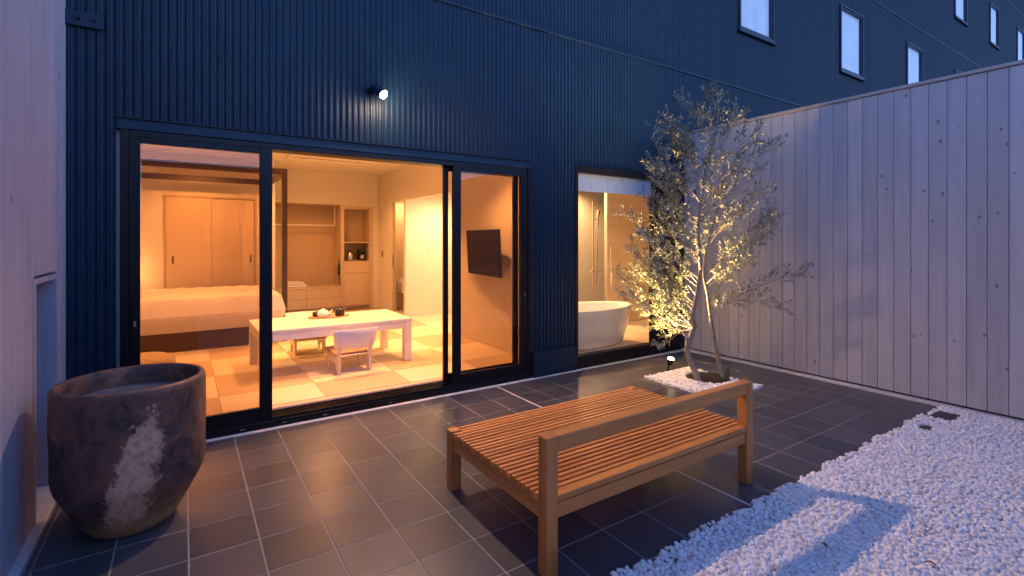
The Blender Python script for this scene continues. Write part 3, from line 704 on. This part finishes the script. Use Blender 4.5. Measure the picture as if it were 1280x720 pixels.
me = bpy.data.meshes.new('foliage'); me.from_pydata(leaves_v, [], leaves_f); me.materials.append(M['leaf'])
at = me.attributes.new('tone', 'FLOAT', 'POINT'); at.data.foreach_set('value', tones); me.update()
link('foliage', me, tree, kind='stuff')
print('leaf tris', len(leaves_f))
# planting square
bx('tree_bed', 'gravelbase', None, BED[0], BED[1], BED[2], BED[3], -.04, -.010, kind='structure')
SC = (4.75, 3.31)
kb = lambda P: ((P[:, 0]-SC[0])**2+((P[:, 1]-SC[1])*1.0)**2 > .228**2) & (P[:, 0] < BED[1]-.008) & (P[:, 0] > BED[0]+.008) & (P[:, 1] > BED[2]+.008)
Pa = scatter(BED[0], BED[1], BED[2], BED[3]+.005, .0205, -.004, .006, kb); Pb = scatter(BED[0]+.02, BED[1]-.02, BED[2]+.02, BED[3], .023, .010, .018, kb)
pebbles('gravel', np.concatenate([Pa, Pb]), .0115, 'square patch of white pebbles around the olive tree', 'gravel')
mb = MB(); prof = [(.245, -.012), (.235, .004), (.20, .018), (.12, .030), (0, .036)]
mb.lathe(prof, 40, (SC[0], SC[1], 0), warp=lambda t, z: 1+.04*math.sin(3*t)+.03*math.sin(7*t+1)); mb.smooth = True
o = part('soil', mb, 'soil', None, label='dark soil mound at the foot of the olive tree', category='soil', kind='stuff')

# ------------------------------------------------------------------ bedroom shell
FZ = .10; CZ = 2.87; IY0 = YF+.205; IX0 = -2.2; IX1 = 3.39; BY = 10.2; CYL = 9.3
fl = bx('room_floor', 'oak', None, IX0, IX1+1.2, IY0-.01, BY+.6, .0, FZ-.012, kind='structure')
bx('threshold', 'oak', fl, -.37, 3.15, IY0-.004, 4.64, .0, FZ-.002, .002)
tm = {}
gx = [.26+.81*k for k in range(-3, 5)]; gy = [5.15+.81*k for k in range(-1, 7)]
for i in range(len(gx)-1):
    for j in range(len(gy)-1):
        a, b_, c, d = gx[i], min(gx[i+1], IX1-.004), max(gy[j], 4.645), min(gy[j+1], BY)
        if a > IX1: continue
        k = (round(b_-a-.003, 3), round(d-c-.003, 3), (i+j) % 2)
        if k not in tm: tm[k] = MB().box(-k[0]/2, k[0]/2, -k[1]/2, k[1]/2, -.012, 0, .001).mesh('tatami_mat', M['tat1' if k[2] else 'tat2'])
        link('tatami_mat', tm[k], fl, Vector(((a+b_)/2, (c+d)/2, FZ))-fl.location)
S = dict(kind='structure')
bx('room_ceiling', 'ceil', None, IX0, IX1, IY0, BY+.6, CZ, CZ+.15, **S)
bx('room_wall', 'plaster', None, IX0-.1, IX0, IY0, BY+.7, 0, CZ, **S)
bx('room_wall', 'plaster', None, IX0, 1.30, CYL, CYL+.1, 0, CZ, **S)               # wall behind the bed
bx('room_wall', 'plaster', None, 1.20, 1.30, CYL+.1, BY+.62, 0, CZ, **S)
bx('room_wall', 'plaster', None, 1.30, 2.655, BY, BY+.1, 2.225, CZ, **S)
bx('room_wall', 'plaster', None, 2.655, IX1, BY+.012, BY+.62, 2.20, CZ, **S)
bx('room_wall', 'plaster', None, 3.285, IX1, BY+.012, BY+.62, 0, 2.20, **S)
# inner face of the facade: head above the doors and the flanks
bx('room_wall', 'plaster', None, IX0, IX1, IY0-.12, IY0-.002, 2.292, CZ, **S)
bx('room_wall', 'plaster', None, IX0, -.374, IY0-.12, IY0-.002, 0, 2.292, **S)
bx('room_wall', 'plaster', None, 3.157, IX1, IY0-.12, IY0-.002, 0, 2.292, **S)
# right wall with the washroom doorway and the bright hall opening
HY0, HY1, WY0, WY1, DZ = 6.78, 8.645, 8.735, 9.405, 2.25
bx('room_wall', 'plaster', None, IX1, IX1+.10, IY0, HY0, 0, CZ, **S); bx('room_wall', 'plaster', None, IX1, IX1+.10, WY1, BY+.62, 0, CZ, **S)
bx('room_wall', 'plaster', None, IX1, IX1+.10, HY0, WY1, DZ, CZ, **S)
bx('doorway_trim', 'white', None, IX1-.004, IX1+.10, HY1, WY0, 0, DZ, **S)
# hall
bx('hall_floor', 'ply', None, IX1+.0, IX1+1.3, HY0-.5, HY1+.06, .02, FZ-.004, **S)
bx('hall_wall', 'white', None, IX1+.10, IX1+1.5, HY1+.01, HY1+.07, 0, 2.6, **S)
bx('hall_wall', 'white', None, IX1+1.3, IX1+1.4, HY0-.5, HY1+.01, 0, 2.6, **S); bx('hall_wall', 'white', None, IX1+.10, IX1+1.3, HY0-.56, HY0-.5, 0, 2.6, **S)
bx('hall_ceiling', 'ceil', None, IX1+.10, IX1+1.4, HY0-.56, HY1+.07, 2.45, 2.6, **S)
for z in (.42, 1.30):
    s_ = thing('wall_switch' if z > 1 else 'wall_socket', 'white light switch on the bright hall wall' if z > 1 else 'white power socket low on the bright hall wall', 'switch' if z > 1 else 'socket', (3.86, HY1, z))
    bx('plate', 'porc', s_, 3.825, 3.895, HY1-.0, HY1+.0095, z-.06, z+.06, .002); bx('rocker', 'white', s_, 3.845, 3.875, HY1-.004, HY1-.0005, z-.035, z+.035, .001)
s_ = thing('wall_switch', 'small dark switch on the bedroom wall beside the washroom doorway', 'switch', (IX1, 9.92, 1.22))
bx('plate', 'grip', s_, IX1-.010, IX1-.001, 9.885, 9.945, 1.165, 1.285, .002); bx('rocker', 'blackpl', s_, IX1-.014, IX1-.0105, 9.90, 9.93, 1.19, 1.26, .001)
# washroom beyond the narrow doorway
bx('washroom_floor', 'oak', None, IX1, IX1+1.3, WY0-.02, WY1+.6, .02, FZ-.004, **S)
bx('washroom_wall', 'oakdark', None, IX1+.10, IX1+1.3, WY1+.30, WY1+.36, 0, 2.6, **S); bx('washroom_wall', 'plaster', None, IX1+1.2, IX1+1.3, WY0-.02, WY1+.3, 0, 2.6, **S)
bx('washroom_ceiling', 'ceil', None, IX1+.1, IX1+1.3, WY0-.02, WY1+.36, 2.45, 2.6, **S)
dd_ = thing('sliding_panel', 'dark edged sliding door standing in the narrow washroom doorway', 'door', (IX1+.05, 9.37, FZ))
bx('leaf', 'oakdark', dd_, IX1+.03, IX1+.065, 9.34, 9.403, FZ, DZ, .002); bx('handle', 'blackpl', dd_, IX1+.020, IX1+.0295, 9.36, 9.385, 1.0, 1.22, .002)
vn = thing('vanity', 'white washroom vanity cabinet glimpsed through the narrow doorway', 'vanity', (3.9, WY1+.15, FZ))
bx('cabinet', 'white', vn, 3.62, 4.3, WY1-.02, WY1+.29, .45, .68, .005); bx('basin', 'porc', vn, 3.66, 4.1, WY1-.0, WY1+.25, .681, .74, .02)
for i, (xx, hh) in enumerate(((3.70, .16), (3.78, .12))):
    t = thing('soap_bottle', ('tall' if i == 0 else 'short')+' pale soap bottle beside the washroom basin', 'bottle', (xx, WY1-.01, .741))
    part('body', MB().lathe([(.028, 0), (.03, .01), (.03, hh*.7), (.012, hh*.8), (.010, hh), (0, hh)], 14, (xx, WY1+.02, .742)), 'porc', t)
    part('pump', MB().tube([(xx, WY1+.02, .742+hh), (xx, WY1+.02, .765+hh), (xx, WY1-.02, .768+hh)], .004, 6), 'blackpl', t)

# closet doors behind the bed
for i, (a, b_, lb) in enumerate(((-.235, .365, 'left pale veneer closet door behind the bed'), (.368, .985, 'right pale veneer closet door behind the bed'))):
    c = thing('closet_door', lb, 'closet door', ((a+b_)/2, CYL, FZ)); y = CYL-.012-(.010 if i == 0 else 0)
    bx('leaf', 'oak', c, a, b_, y, y+.01, FZ, 2.180, .002)
    hx = a+.09 if i == 0 else b_-.06
    bx('handle', 'grip', c, hx-.014, hx+.014, y-.003, y-.0005, 1.14, 1.26, .001)
cf = thing('closet_frame', 'thin dark head trim over the closet doors', 'trim', (.37, CYL, 2.19))
bx('head', 'oakdark', cf, -.26, 1.01, CYL-.03, CYL-.001, 2.182, 2.205); bx('jamb', 'oakdark', cf, -.262, -.238, CYL-.026, CYL-.001, FZ, 2.181); bx('jamb', 'oakdark', cf, .988, 1.01, CYL-.026, CYL-.001, FZ, 2.181)
# open wardrobe
wr = thing('open_wardrobe', 'tan open wardrobe recess with drawers below the counter', 'wardrobe', (1.98, BY+.3, FZ))
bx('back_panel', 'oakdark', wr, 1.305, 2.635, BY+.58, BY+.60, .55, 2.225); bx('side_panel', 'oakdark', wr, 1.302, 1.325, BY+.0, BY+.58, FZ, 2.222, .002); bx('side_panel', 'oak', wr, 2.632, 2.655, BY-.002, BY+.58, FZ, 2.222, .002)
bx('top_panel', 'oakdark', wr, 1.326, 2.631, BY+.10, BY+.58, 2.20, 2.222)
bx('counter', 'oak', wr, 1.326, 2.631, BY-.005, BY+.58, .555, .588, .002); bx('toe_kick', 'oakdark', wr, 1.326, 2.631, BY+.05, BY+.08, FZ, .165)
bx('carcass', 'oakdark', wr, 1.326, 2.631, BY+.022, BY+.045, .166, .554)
for (a, b_) in ((1.328, 1.975), (1.982, 2.629)):
    for (c, d) in ((.170, .352), (.360, .548)): bx('drawer', 'oak', wr, a, b_, BY, BY+.02, c, d, .002)
rl = MB(); rl.tube([(1.33, BY+.30, 1.81), (2.585, BY+.30, 1.81)], .013, 8); rl.tube([(2.585, BY+.30, 1.805), (2.585, BY+.30, 2.199)], .012, 8)
part('hanging_rail', rl, 'white', wr)
tw = thing('folded_towels', 'folded white towels on the wardrobe counter', 'towel', (1.80, BY+.25, .589))
for i, (w, zz) in enumerate(((.20, .589), (.17, .625), (.13, .660))): bx('towel', 'sheet', tw, 1.80-w, 1.82+w, BY+.10, BY+.42, zz, zz+.034, .014)
hb = thing('clothes_brush', 'black clothes brush hanging on the wardrobe side panel', 'brush', (2.60, BY+.1, .85))
bx('head', 'blackpl', hb, 2.595, 2.628, BY+.06, BY+.13, .80, 1.02, .01); part('rod', MB().tube([(2.614, BY+.095, .63), (2.614, BY+.095, 1.14)], .008, 8), 'blackpl', hb)
# tall cabinet with niche
tc = thing('tall_cabinet', 'tall oak cabinet with an open niche for the kettle', 'cabinet', (2.97, BY, FZ))
cx0, cx1 = 2.658, 3.282
bx('side_panel', 'oak', tc, cx0, cx0+.035, BY-.004, BY+.55, FZ, 2.198, .002); bx('side_panel', 'oak', tc, cx1-.075, cx1, BY-.004, BY+.55, FZ, 2.198, .002)
bx('top_panel', 'oak', tc, cx0+.036, cx1-.076, BY-.004, BY+.55, 2.145, 2.198, .002)
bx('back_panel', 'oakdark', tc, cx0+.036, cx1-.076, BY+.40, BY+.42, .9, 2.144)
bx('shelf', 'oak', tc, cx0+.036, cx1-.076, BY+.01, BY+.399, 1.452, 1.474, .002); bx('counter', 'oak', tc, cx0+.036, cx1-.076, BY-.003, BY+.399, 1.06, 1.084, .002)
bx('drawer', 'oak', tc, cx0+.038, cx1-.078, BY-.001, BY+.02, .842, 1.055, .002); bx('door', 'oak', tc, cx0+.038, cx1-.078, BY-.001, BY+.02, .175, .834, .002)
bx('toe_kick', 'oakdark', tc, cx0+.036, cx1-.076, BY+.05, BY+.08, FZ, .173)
kt = thing('kettle', 'steel and black electric kettle in the cabinet niche', 'kettle', (2.84, BY+.15, 1.085))
mb = MB().lathe([(.075, 0), (.078, .02), (.070, .12), (.052, .18), (0, .19)], 20, (2.85, BY+.15, 1.09)); mb.smooth = True; part('body', mb, 'steel', kt)
part('handle', MB().tube([(2.90, BY+.13, 1.26), (2.95, BY+.12, 1.24), (2.95, BY+.12, 1.14), (2.92, BY+.13, 1.11)], .011, 8), 'blackpl', kt); part('lid', MB().lathe([(.045, 0), (.02, .02), (0, .022)], 16, (2.85, BY+.15, 1.27)), 'blackpl', kt)
cm = thing('coffee_maker', 'black coffee maker with a glass jug in the cabinet niche', 'coffee maker', (3.08, BY+.15, 1.085))
bx('housing', 'blackpl', cm, 3.03, 3.17, BY+.20, BY+.30, 1.086, 1.32, .01); bx('top', 'blackpl', cm, 3.02, 3.17, BY+.05, BY+.199, 1.27, 1.32, .01); bx('base', 'blackpl', cm, 3.02, 3.17, BY+.05, BY+.199, 1.086, 1.10, .004)
mb = MB().lathe([(.045, 0), (.052, .03), (.05, .08), (.03, .11), (0, .112)], 16, (3.095, BY+.12, 1.102)); mb.smooth = True; part('jug', mb, 'steel', cm)
for i, xx in enumerate((2.76, 2.83)):
    t = thing('drinking_glass', 'clear tumbler on the cabinet shelf above the kettle'+(', nearer the side panel' if i == 0 else ', second from the side panel'), 'glass', (xx, BY+.1, 1.475))
    part('cup', MB().lathe([(.022, 0), (.026, .07), (.024, .07), (.02, .006), (0, .006)], 14, (xx, BY+.1, 1.475)), 'glassU', t)

# four poster bed
bd = thing('four_poster_bed', 'low bed with a dark brown four poster frame behind the left glass door', 'bed', (-.1, 8.3, FZ))
bx0, bx1, by0, by1 = -1.75, 1.205, 7.50, 9.10; q = .068
for (x, y) in ((bx1-q, by0), (bx1-q, by1-q), (bx0, by0), (bx0, by1-q)): bx('post', 'walnut', bd, x, x+q, y, y+q, FZ, 2.505, .002)
for y in (by0, by1-q): bx('top_rail', 'walnut', bd, bx0+q, bx1-q, y, y+q, 2.42, 2.503, .002)
for x in (bx0, bx1-q): bx('top_rail', 'walnut', bd, x, x+q, by0+q, by1-q, 2.42, 2.503, .002)
bx('base', 'walnut', bd, bx0+q, bx1-q, by0+.003, by1-.01, FZ+.01, .375, .004)
bx('side_board', 'walnut', bd, bx1-q+.002, bx1-.002, by0+q, by1-q, FZ+.01, .335, .002)
def pillowy(x0, x1, y0, y1, z0, z1, nx, ny, e=3.2, wr=.006):
    vs = []; fs = []
    xs = np.linspace(-1, 1, nx); yv = np.linspace(-1, 1, ny)
    for s in (1, -1):
        for j in yv:
            for i in xs:
                h = max(0, 1-abs(i)**e)**(1/e)*max(0, 1-abs(j)**e)**(1/e)
                X = (x0+x1)/2+(x1-x0)/2*i; Y = (y0+y1)/2+(y1-y0)/2*j
                w = wr*(math.sin(X*9+Y*17+2*math.sin(Y*5))+math.sin(X*23-Y*11)*.6+.5*math.sin(X*41+Y*37)) if s > 0 else 0
                vs.append((X, Y, (z0+z1)/2+s*(z1-z0)/2*h+w*h*(1 if z1-z0 > .2 else .5)))
    N = nx*ny
    for s in range(2):
        for j in range(ny-1):
            for i in range(nx-1):
                a = s*N+j*nx+i; fs.append((a, a+1, a+nx+1, a+nx))
    mb = MB().add(vs, fs); mb.smooth = True; return mb
mb = pillowy(bx0+.12, bx1-.02, by0-.05, by1-.02, .31, .79, 60, 40, 7, .009); part('mattress', mb, 'sheet', bd, label='white puffy duvet over the mattress')
for (x, lb) in ((-.66, 'white pillow propped at the head of the bed'),):
    p_ = thing('pillow', lb, 'pillow', (x, 8.2, .75)); part('cover', pillowy(x-.22, x+.22, 7.62, 8.3, .74, .93, 16, 16, 2.4, .004), 'sheet', p_)
bl_ = thing('bedside_lamp', 'small glowing bedside lamp on the wall behind the pillow', 'lamp', (-.72, 9.2, 1.0))
part('lamp_shade', MB().lathe([(.05, 0), (.07, .16), (.068, .16), (.048, 0)], 20, (-.78, 9.2, .95)), emit('warm_shade', (1, .5, .18), 2.5), bl_); bx('mount', 'blackpl', bl_, -.79, -.77, 9.2, 9.298, 1.0, 1.02)

# low table
tb = thing('low_table', 'long low white table in the middle of the tatami room', 'table', (1.42, 5.93, FZ))
tx0, tx1, ty0, ty1, TZ = .617, 2.228, 5.485, 6.37, .597
bx('tabletop', 'white', tb, tx0, tx1, ty0, ty1, TZ-.034, TZ, .004)
for (x, y) in ((tx0+.002, ty0+.002), (tx1-.087, ty0+.002), (tx0+.002, ty1-.087), (tx1-.087, ty1-.087)): bx('leg', 'white', tb, x, x+.085, y, y+.085, FZ, TZ-.0345, .003)
for y in (ty0+.006, ty1-.030): bx('apron', 'white', tb, tx0+.088, tx1-.088, y, y+.024, TZ-.115, TZ-.0345, .002)
for x in (tx0+.006, tx1-.030): bx('apron', 'white', tb, x, x+.024, ty0+.088, ty1-.088, TZ-.115, TZ-.0345, .002)
ty = thing('tea_tray', 'round ended wooden tray with the tea things on the low table', 'tray', (1.40, 6.08, TZ))
mb = MB(); mb.lathe([(.20, 0), (.215, .016), (.205, .016), (.195, .006), (0, .006)], 36, (1.43, 6.08, TZ+.001), 1.12, .62); part('dish', mb, 'tray', ty)
def cup(x, y, z, r, h, m, lab, name='teacup', cat='cup'):
    t = thing(name, lab, cat, (x, y, z)); mb = MB().lathe([(r*.6, 0), (r*.95, h*.3), (r, h), (r*.9, h), (r*.8, h*.3), (0, h*.15)], 20, (x, y, z)); mb.smooth = True; part('bowl', mb, m, t); return t
tp = thing('teapot', 'white teapot with a handle on the tea tray', 'teapot', (1.37, 6.08, TZ+.008))
mb = MB().lathe([(.04, 0), (.065, .025), (.062, .06), (.04, .082), (.018, .09), (.012, .10), (0, .102)], 24, (1.36, 6.07, TZ+.008)); mb.smooth = True; part('body', mb, 'porc', tp)
part('spout', MB().tube([(1.42, 6.07, TZ+.045), (1.455, 6.07, TZ+.065), (1.468, 6.07, TZ+.09)], [.014, .010, .008], 8), 'porc', tp); part('handle', MB().tube([(1.30, 6.07, TZ+.03), (1.272, 6.07, TZ+.045), (1.275, 6.07, TZ+.075), (1.305, 6.07, TZ+.08)], .006, 8), 'blackpl', tp)
cup(1.29, 6.14, TZ+.008, .034, .055, 'blackpl', 'small dark teacup behind the teapot'); cup(1.44, 6.13, TZ+.008, .033, .05, 'porc', 'small white teacup beside the dark jar')
jr = thing('tea_jar', 'round dark brown tea jar on the tray', 'jar', (1.55, 6.06, TZ+.008))
mb = MB().lathe([(.046, 0), (.056, .02), (.056, .08), (.04, .098), (0, .099)], 24, (1.55, 6.06, TZ+.008)); mb.smooth = True; part('body', mb, 'blackpl', jr); part('lid', MB().lathe([(.03, 0), (.03, .014), (.01, .018), (.01, .028), (0, .03)], 16, (1.55, 6.06, TZ+.107)), 'blackpl', jr)

# low chairs
def low_chair(x, y, rz, lab):
    c = thing('low_chair', lab, 'chair', (x, y, FZ), rz, 'low chairs at the table')
    for s in (-1, 1):
        X = .165*s
        # side frame: curved plywood leg from the back post to the front foot
        pts = [(-.20, 0), (-.155, 0), (-.10, .105), (.08, .105), (.125, .0), (.17, .0), (.185, .175), (-.145, .175), (-.19, .395), (-.235, .39)]
        n = len(pts); vs = [(X+dx, py, pz) for dx in (-.013, .013) for py, pz in pts]
        fs = [tuple(range(n)), tuple(range(n, 2*n))[::-1]]+[(i, (i+1) % n, n+(i+1) % n, n+i) for i in range(n)]
        link('leg', MB().add(vs, fs).mesh('leg', M['ply']), c)
    lbx('seat', 'ply', c, -.19, .19, -.17, .20, .176, .192, .004); lbx('cushion', 'cushion', c, -.20, .20, -.16, .21, .193, .235, .016)
    nx = 12; vs = []
    for yy, zz, w in ((0, .26, .205), (-.012, .33, .222), (-.03, .41, .232), (-.045, .475, .238)):
        for t_ in (0, 1):
            for k in range(nx+1):
                u = k/nx*2-1; vs.append((u*w, -.185+yy-.045*(1-u*u)-.011*t_, zz))
    row = 2*(nx+1); fs = []
    for r in range(3):
        for k in range(nx):
            a = r*row+k; fs.append((a, a+1, a+row+1, a+row)); b_ = a+nx+1; fs.append((b_, b_+row, b_+row+1, b_+1))
        for k in (0, nx): a = r*row+k; fs.append((a, a+row, a+row+nx+1, a+nx+1))
    for r in (0, 3):
        for k in range(nx): a = r*row+k; fs.append((a, a+nx+1, a+nx+2, a+1))
    mb = MB().add(vs, fs); mb.smooth = True; link('backrest', mb.mesh('backrest', M['white']), c)
    for s in (-1, 1): link('peg', MB().lathe([(.012, 0), (.012, .012), (0, .014)], 12, T=Matrix.Translation((.155*s, -.238, .405)) @ Matrix.Rotation(R(90), 4, 'X')).mesh('peg', M['porc']), c)
    return c
low_chair(1.500, 5.50, R(4), 'low chair at the near side of the table, its white curved back to the yard')
low_chair(1.30, 6.62, R(178), 'second low chair, half hidden under the far side of the table')

# television, pouf, ceiling air conditioner, downlights
tv = thing('television', 'flat black television swung out from the right bedroom wall', 'television', (3.24, 5.62, 1.34))
Tm = Matrix.Translation((3.255, 5.62, 1.345)) @ Matrix.Rotation(R(-7), 4, 'Z') @ Matrix.Rotation(R(-3), 4, 'Y')
part('housing', MB().box(-.0, .035, -.53, .53, -.300, .300, .006, Tm), 'blackpl', tv); part('screen', MB().box(-.004, -.0005, -.515, .515, -.285, .285, 0, Tm), 'screen', tv)
bx('wall_arm', 'blackpl', tv, 3.30, 3.389, 5.57, 5.67, 1.30, 1.38)
pf = thing('pouf', 'round woven straw floor cushion beside the pot, behind the left glass door', 'floor cushion', (-.36, 6.35, FZ))
mb = MB().lathe([(.24, 0), (.28, .03), (.29, .11), (.28, .175), (.22, .21), (0, .215)], 40, (-.36, 6.35, FZ)); mb.smooth = True; part('cushion', mb, 'weave', pf)
ac = thing('air_conditioner', 'white slim air conditioner panel recessed in the bedroom ceiling', 'air conditioner', (2.1, 8.6, CZ))
bx('grille', 'white', ac, 1.38, 2.80, 8.42, 8.86, CZ-.028, CZ-.001, .006); bx('outlet', 'oakdark', ac, 1.46, 2.72, 8.50, 8.56, CZ-.034, CZ-.0285, .001)
for xx in (1.62, 2.5): bx('clip', 'grip', ac, xx, xx+.02, 8.60, 8.63, CZ-.033, CZ-.0285)
WARM = (1, .40, .115)
def downlight(x, y, z, power, ang=100, col=WARM, lab='', tgt=None, vis=True):
    t = thing('downlight', lab, 'downlight', (x, y, z), group='recessed ceiling downlights')
    part('trim', MB().lathe([(.055, 0), (.055, -.006), (.04, -.006), (.04, 0)], 20, (x, y, z)), 'white', t)
    part('lens', MB().lathe([(.039, -.001), (.039, -.003), (0, -.003)], 20, (x, y, z)), 'down', t)
    spot('downlight_beam', (x, y, z-.02), tgt or (x, y, 0), power, col, ang, .6, .04)
downlight(1.45, 5.9, CZ, 105, 66, lab='recessed downlight above the low table')
downlight(2.9, 6.9, CZ, 110, 60, lab='recessed downlight beside the hall opening')
downlight(-.1, 6.4, CZ, 85, 90, lab='recessed downlight above the straw floor cushion')
downlight(.2, 8.3, CZ, 60, 150, lab='recessed downlight above the bed')
downlight(2.0, 8.7, CZ, 120, 150, lab='recessed downlight before the open wardrobe')
downlight(2.6, 5.0, CZ, 95, 110, lab='recessed downlight just inside the television wall')
downlight(4.15, 7.7, 2.45, 55, 170, (1, .64, .28), lab='recessed downlight in the bright hall')
downlight(3.75, 9.35, 2.45, 22, 150, (1, .56, .22), lab='recessed downlight in the washroom')
def area(name, loc, sz, power, col, rot=(0, 0, 0)):
    ld = bpy.data.lights.new(name, 'AREA'); ld.energy = power; ld.color = col; ld.shape = 'RECTANGLE'; ld.size, ld.size_y = sz
    o = bpy.data.objects.new(name, ld); COL.objects.link(o); o.location = loc; o.rotation_euler = rot; return o
# added fill strip above the doors, brightens the ceiling; no known fixture there
cv = thing('added_fill_strip', 'long added fill light strip under the bedroom ceiling above the doors', 'light', (1.2, IY0+.06, CZ-.1))
bx('trough', 'white', cv, -1.8, 3.2, IY0+.001, IY0+.09, CZ-.18, CZ-.15); bx('lip', 'white', cv, -1.8, 3.2, IY0+.0905, IY0+.10, CZ-.18, CZ-.128); bx('strip', emit('fill_strip_glow', WARM, 22), cv, -1.7, 3.1, IY0+.03, IY0+.06, CZ-.149, CZ-.135)
pl = bpy.data.lights.new('bedside_glow', 'POINT'); pl.energy = 6; pl.color = (1, .5, .17); pl.shadow_soft_size = .06
o = bpy.data.objects.new('bedside_glow', pl); COL.objects.link(o); o.location = (-.78, 9.10, 1.06)

# ------------------------------------------------------------------ bathroom
bx('bathroom_floor', 'bathtile', None, 3.50, 5.74, YF+.11, 6.8, .0, .10, **S)
bx('bathroom_ceiling', 'ceil', None, 3.50, 5.74, YF+.13, 6.8, 2.55, 2.62, **S)
bwall = bx('bathroom_wall', 'grout', None, 5.88, 7.4, 6.01, 6.06, 0, 2.55, **S)
bwall2 = bx('bathroom_wall', 'grout', None, 3.50, 7.4, 6.76, 6.80, 0, 2.55, **S)
bx('bathroom_wall', 'bathtile', None, 3.50, 3.56, YF+.13, 6.8, 0, 2.55, **S)
rw = bx('bathroom_wall', 'bathtile', None, 7.40, 7.46, YF+.13, 6.8, 0, 2.62, **S)
bx('bathroom_wall', 'bathtile', None, 5.69, 7.4, YF+.13, YF+.18, 0, 2.62, **S)
bx('bathroom_ceiling', 'ceil', None, 5.74, 7.46, YF+.18, 6.8, 2.55, 2.62, **S); bx('bathroom_floor', 'bathtile', None, 5.74, 7.46, YF+.18, 6.8, 0, .10, **S)
for (wall, x0, x1, y) in ((bwall, 5.88, 7.4, 6.0), (bwall2, 3.56, 5.9, 6.75)):
    xx = x0
    while xx < x1-.01:
        xe = min(xx+.6, x1); zz = .10
        while zz < 2.5:
            part('tile', MB().box(xx+.0015, xe-.0015, y, y+.008, zz+.0015, min(zz+.3, 2.55)-.0015, .001), 'bathtile', wall); zz += .3
        xx = xe
bt = thing('bathtub', 'white freestanding oval bathtub just behind the bathroom window', 'bathtub', (4.52, 5.03, .1))
pr = [(.60, 0), (.66, .02), (.74, .22), (.80, .44), (.825, .50), (.822, .515), (.80, .515), (.775, .49), (.70, .20), (.55, .12), (0, .11)]
mb = MB().lathe(pr, 56, (4.50, 5.03, .10), 1, .50); mb.smooth = True; part('shell', mb, 'porc', bt)
sh = thing('shower_rail', 'chrome shower rail with a hand shower on the bathroom back wall', 'shower', (5.56, 5.95, 1.3))
sx = 5.56; syy = 5.99
part('rail', MB().tube([(sx, syy, .75), (sx, syy, 2.14)], .011, 10), 'chrome', sh); part('hand_shower', MB().tube([(sx+.08, syy-.02, 1.72), (sx+.08, syy-.03, 1.90), (sx+.09, syy-.05, 1.99)], [.014, .02, .034], 10), 'chrome', sh)
part('hose', MB().tube(poly([(sx+.08, syy-.02, 1.72), (sx+.085, syy-.01, 1.4), (sx+.10, syy, 1.0), (sx+.04, syy, .75), (sx+.0, syy, .95)], 6), .007, 8), 'chrome', sh)
part('mixer', MB().tube([(sx-.07, syy-.02, 1.0), (sx+.20, syy-.02, 1.0)], .018, 10), 'chrome', sh); part('bracket', MB().tube([(sx-.01, syy, 1.86), (sx+.08, syy-.02, 1.84)], .012, 8), 'chrome', sh)
gb = thing('grab_bar', 'short chrome grab bar on the beige bathroom tiles', 'grab bar', (5.93, 5.97, 1.3))
part('bar', MB().tube([(5.94, 6.0, 1.42), (5.94, 5.96, 1.41), (5.94, 5.96, .62), (5.94, 6.0, .61)], .012, 8), 'chrome', gb)
downlight(5.55, 6.35, 2.55, 130, 150, (1, .52, .20), lab='recessed downlight in the shower recess')
downlight(4.6, 5.7, 2.55, 75, 150, (1, .52, .22), lab='recessed downlight above the bathtub')
